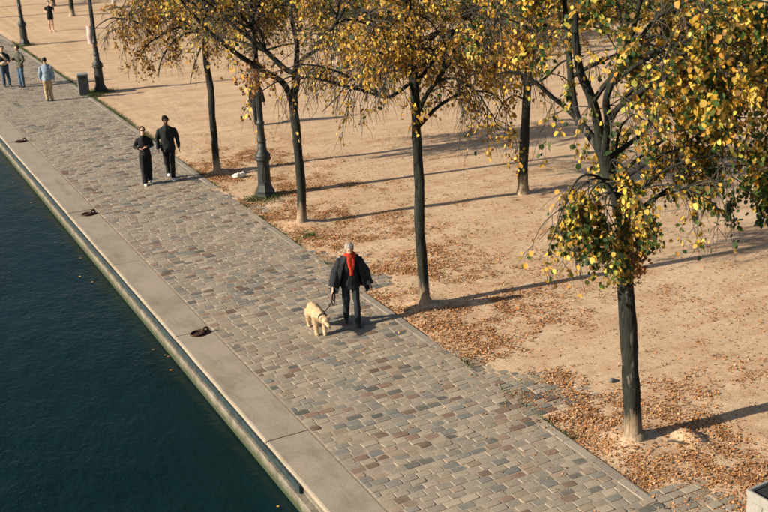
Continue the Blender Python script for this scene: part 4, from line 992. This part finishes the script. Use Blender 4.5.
# couple in black
wm_ = V(7.73, 29.79, 0)
person('woman in black top and wide black trousers with dark sunglasses and folded arms', wm_, face_cam(wm_, 5), 1.70, SKIN_L, top=(.010, .010, .011), bottom=(.009, .009, .010), shoe=(.72, .70, .66), hair=(.045, .025, .015),
    arms={'l': ((-.150, .0, .655), (-.085, -.085, .645)), 'r': ((.145, .0, .66), (.03, -.105, .665))}, legs={'l': ((-.046, -.045, .285), (-.040, -.055, .045)), 'r': ((.048, -.005, .285), (.046, .05, .06))}, hem=.50, leg_w=1.32, build=.93, hairlen=.02, topname='top', voxel=.014)
wroot = bpy.data.objects[[o.name for o in bpy.data.objects if o.name.startswith('person')][-1]]
sg = MB(); kk = 1.70; hpz = .935*kk
for s_ in (-1, 1): sg.ball((s_*.021*kk, -.064*kk, hpz+.006*kk), (.017*kk, .006*kk, .012*kk), 10, 6)
sg.tube([(-.042*kk, -.03*kk, hpz+.008*kk), (-.02*kk, -.066*kk, hpz+.010*kk), (.02*kk, -.066*kk, hpz+.010*kk), (.042*kk, -.03*kk, hpz+.008*kk)], .004, 6)
sgo = sg.build('sunglasses', nm_, wroot)
mn = V(8.47, 29.95, 0)
person('tall man in dark puffer jacket and black trousers walking beside the woman', mn, face_cam(mn, 4), 1.88, SKIN_D, top=(.014, .014, .016), bottom=(.010, .010, .011), shoe=(.70, .68, .64), hair=(.008, .007, .006), build=1.13, hem=.45,
    arms={'l': ((-.152, .012, .64), (-.150, -.035, .50)), 'r': ((.154, .012, .64), (.162, -.03, .49))}, legs={'l': ((-.040, -.005, .29), (-.022, .085, .085)), 'r': ((.042, -.055, .29), (.026, -.085, .045))}, leg_w=1.0, voxel=.014, head_yaw=.1)
jb = ground(166, 152); 
# man in pale blue shirt seen from behind
bm = V(7.86, 44.07, 0)
person('man in pale blue shirt and tan trousers walking away, seen from behind', bm, face_cam(bm, 180-8), 1.74, SKIN_L, top=(.22, .29, .36), bottom=(.38, .27, .145), shoe=(.07, .05, .035), hair=(.02, .016, .013), build=1.05, hem=.47, topname='shirt',
    legs={'l': ((-.048, -.02, .285), (-.045, -.03, .045)), 'r': ((.050, .0, .285), (.042, .05, .055))}, voxel=.016, leg_w=1.05)
# two people talking by the quay
p1 = V(6.95, 48.5, 0)
p1r = person('person in black jacket and jeans holding a pale bundle, facing a companion', p1, face_cam(p1, 15), 1.74, SKIN_L, top=(.018, .018, .02), bottom=(.045, .07, .11), shoe=(.05, .045, .045), hair=(.03, .02, .014), build=1.0, hem=.50,
    arms={'l': ((-.140, .0, .65), (-.07, -.11, .60)), 'r': ((.15, -.01, .65), (.075, -.12, .62))}, legs={'l': ((-.050, -.012, .285), (-.055, .0, .045)), 'r': ((.056, -.03, .285), (.068, -.05, .045))}, voxel=.016, head_yaw=-.3)[0]
mb = MB(); mb.ball((-.06, -.24, 1.03), (.14, .07, .09), 12, 8); mb.v = [tuple(np.array(v)*(1+.03*noise.noise(Vector(v)*14))) for v in mb.v]
o = mb.build('bundle', noisy('bundle_cream', (.55, .44, .32), .15, 10), None); o.location = tuple(p1); o.rotation_euler = (0, 0, face_cam(p1, 15)); tag(o, 'cream bundle held by the person in black jacket', 'bundle')
mb = MB(); mb.tube([(-.10, -.105, 1.42), (.0, -.135, 1.28), (.09, -.13, 1.12)], [(.05, .012)]*3, 8, ref=(1, 0, 0)); mb.build('lapel', MATS['bundle_cream'], p1r)
p2 = V(7.50, 47.9, 0)
person('person in olive jacket and blue jeans with hands raised, facing the one in black', p2, face_cam(p2, -55), 1.78, SKIN_L, top=(.075, .075, .058), bottom=(.065, .11, .17), shoe=(.10, .085, .075), hair=(.06, .035, .02), build=1.10, hem=.47,
    arms={'l': ((-.150, -.03, .66), (-.09, -.13, .69)), 'r': ((.172, .0, .655), (.15, -.09, .56))}, voxel=.016, hairlen=.0)
# runner
rn = ground(52, 31.5)
person('runner in black shirt and black shorts with bare legs on the far sand', rn, face_cam(rn, 10), 1.76, SKIN_L, top=(.012, .012, .013), bottom=(.012, .012, .014), shoe=(.65, .30, .28), hair=(.03, .02, .015), build=1.02, hem=.52, sleeve=-1, leg_len=-1,
    arms={'l': ((-.160, .02, .655), (-.115, -.10, .66)), 'r': ((.162, .03, .66), (.125, -.08, .68))}, legs={'l': ((-.048, -.01, .285), (-.040, .03, .05)), 'r': ((.052, -.03, .29), (.056, -.02, .045))}, voxel=.018, topname='shirt')
# passer-by half hidden by the lamp post
pb = V(13.2, 35.0, 0)
pbr = person('person in dark coat carrying a white bag, half hidden behind the lamp shaft', pb, face_cam(pb, 150), 1.72, SKIN_L, top=(.013, .013, .014), bottom=(.014, .014, .018), shoe=(.04, .04, .04), hair=(.02, .014, .01), build=1.05, hem=.40, flare=.012, voxel=.017)[0]
mb = MB(); mb.box(-.14, .14, -.04, .04, 0, .34, .02); mb.v = [tuple(np.array(v)+V(0, 0, 0)) for v in mb.v]
h_ = [(-.08, 0, .33), (-.06, 0, .44), (.06, 0, .44), (.08, 0, .33)]; mb.tube(h_, .008, 6)
o = mb.build('tote_bag', noisy('tote_white', (.75, .73, .70), .08, 8), None, False); q = to_world(pbr, (.27, .02, .55)); o.location = tuple(q); o.rotation_euler = (0, 0, face_cam(pb, 60)); tag(o, 'white tote bag carried by the person behind the lamp shaft', 'bag')

# ------------------------------------------------------------------ sub-parts hang under the part they sit on
def under(cat, part, subs):
    for o in list(bpy.data.objects):
        if o.parent is None and o.get('category') == cat:
            ks = {}
            for c in o.children: ks.setdefault(c.name.split('.')[0], []).append(c)
            if part in ks:
                for sname in subs:
                    for c in ks.get(sname, []): c.parent = ks[part][0]
under('person', 'body', ('eye', 'mouth')); under('dog', 'body', ('eye', 'nose', 'fur'))
under('lamp post', 'pedestal', ('panel',)); under('lamp post', 'column', ('flute', 'ladder_bar', 'strap')); under('lamp post', 'lantern_base', ('lantern_glass',))
under('bin', 'body', ('door_panel', 'slot')); under('cabinet', 'body', ('door_panel', 'handle', 'vent_slat'))
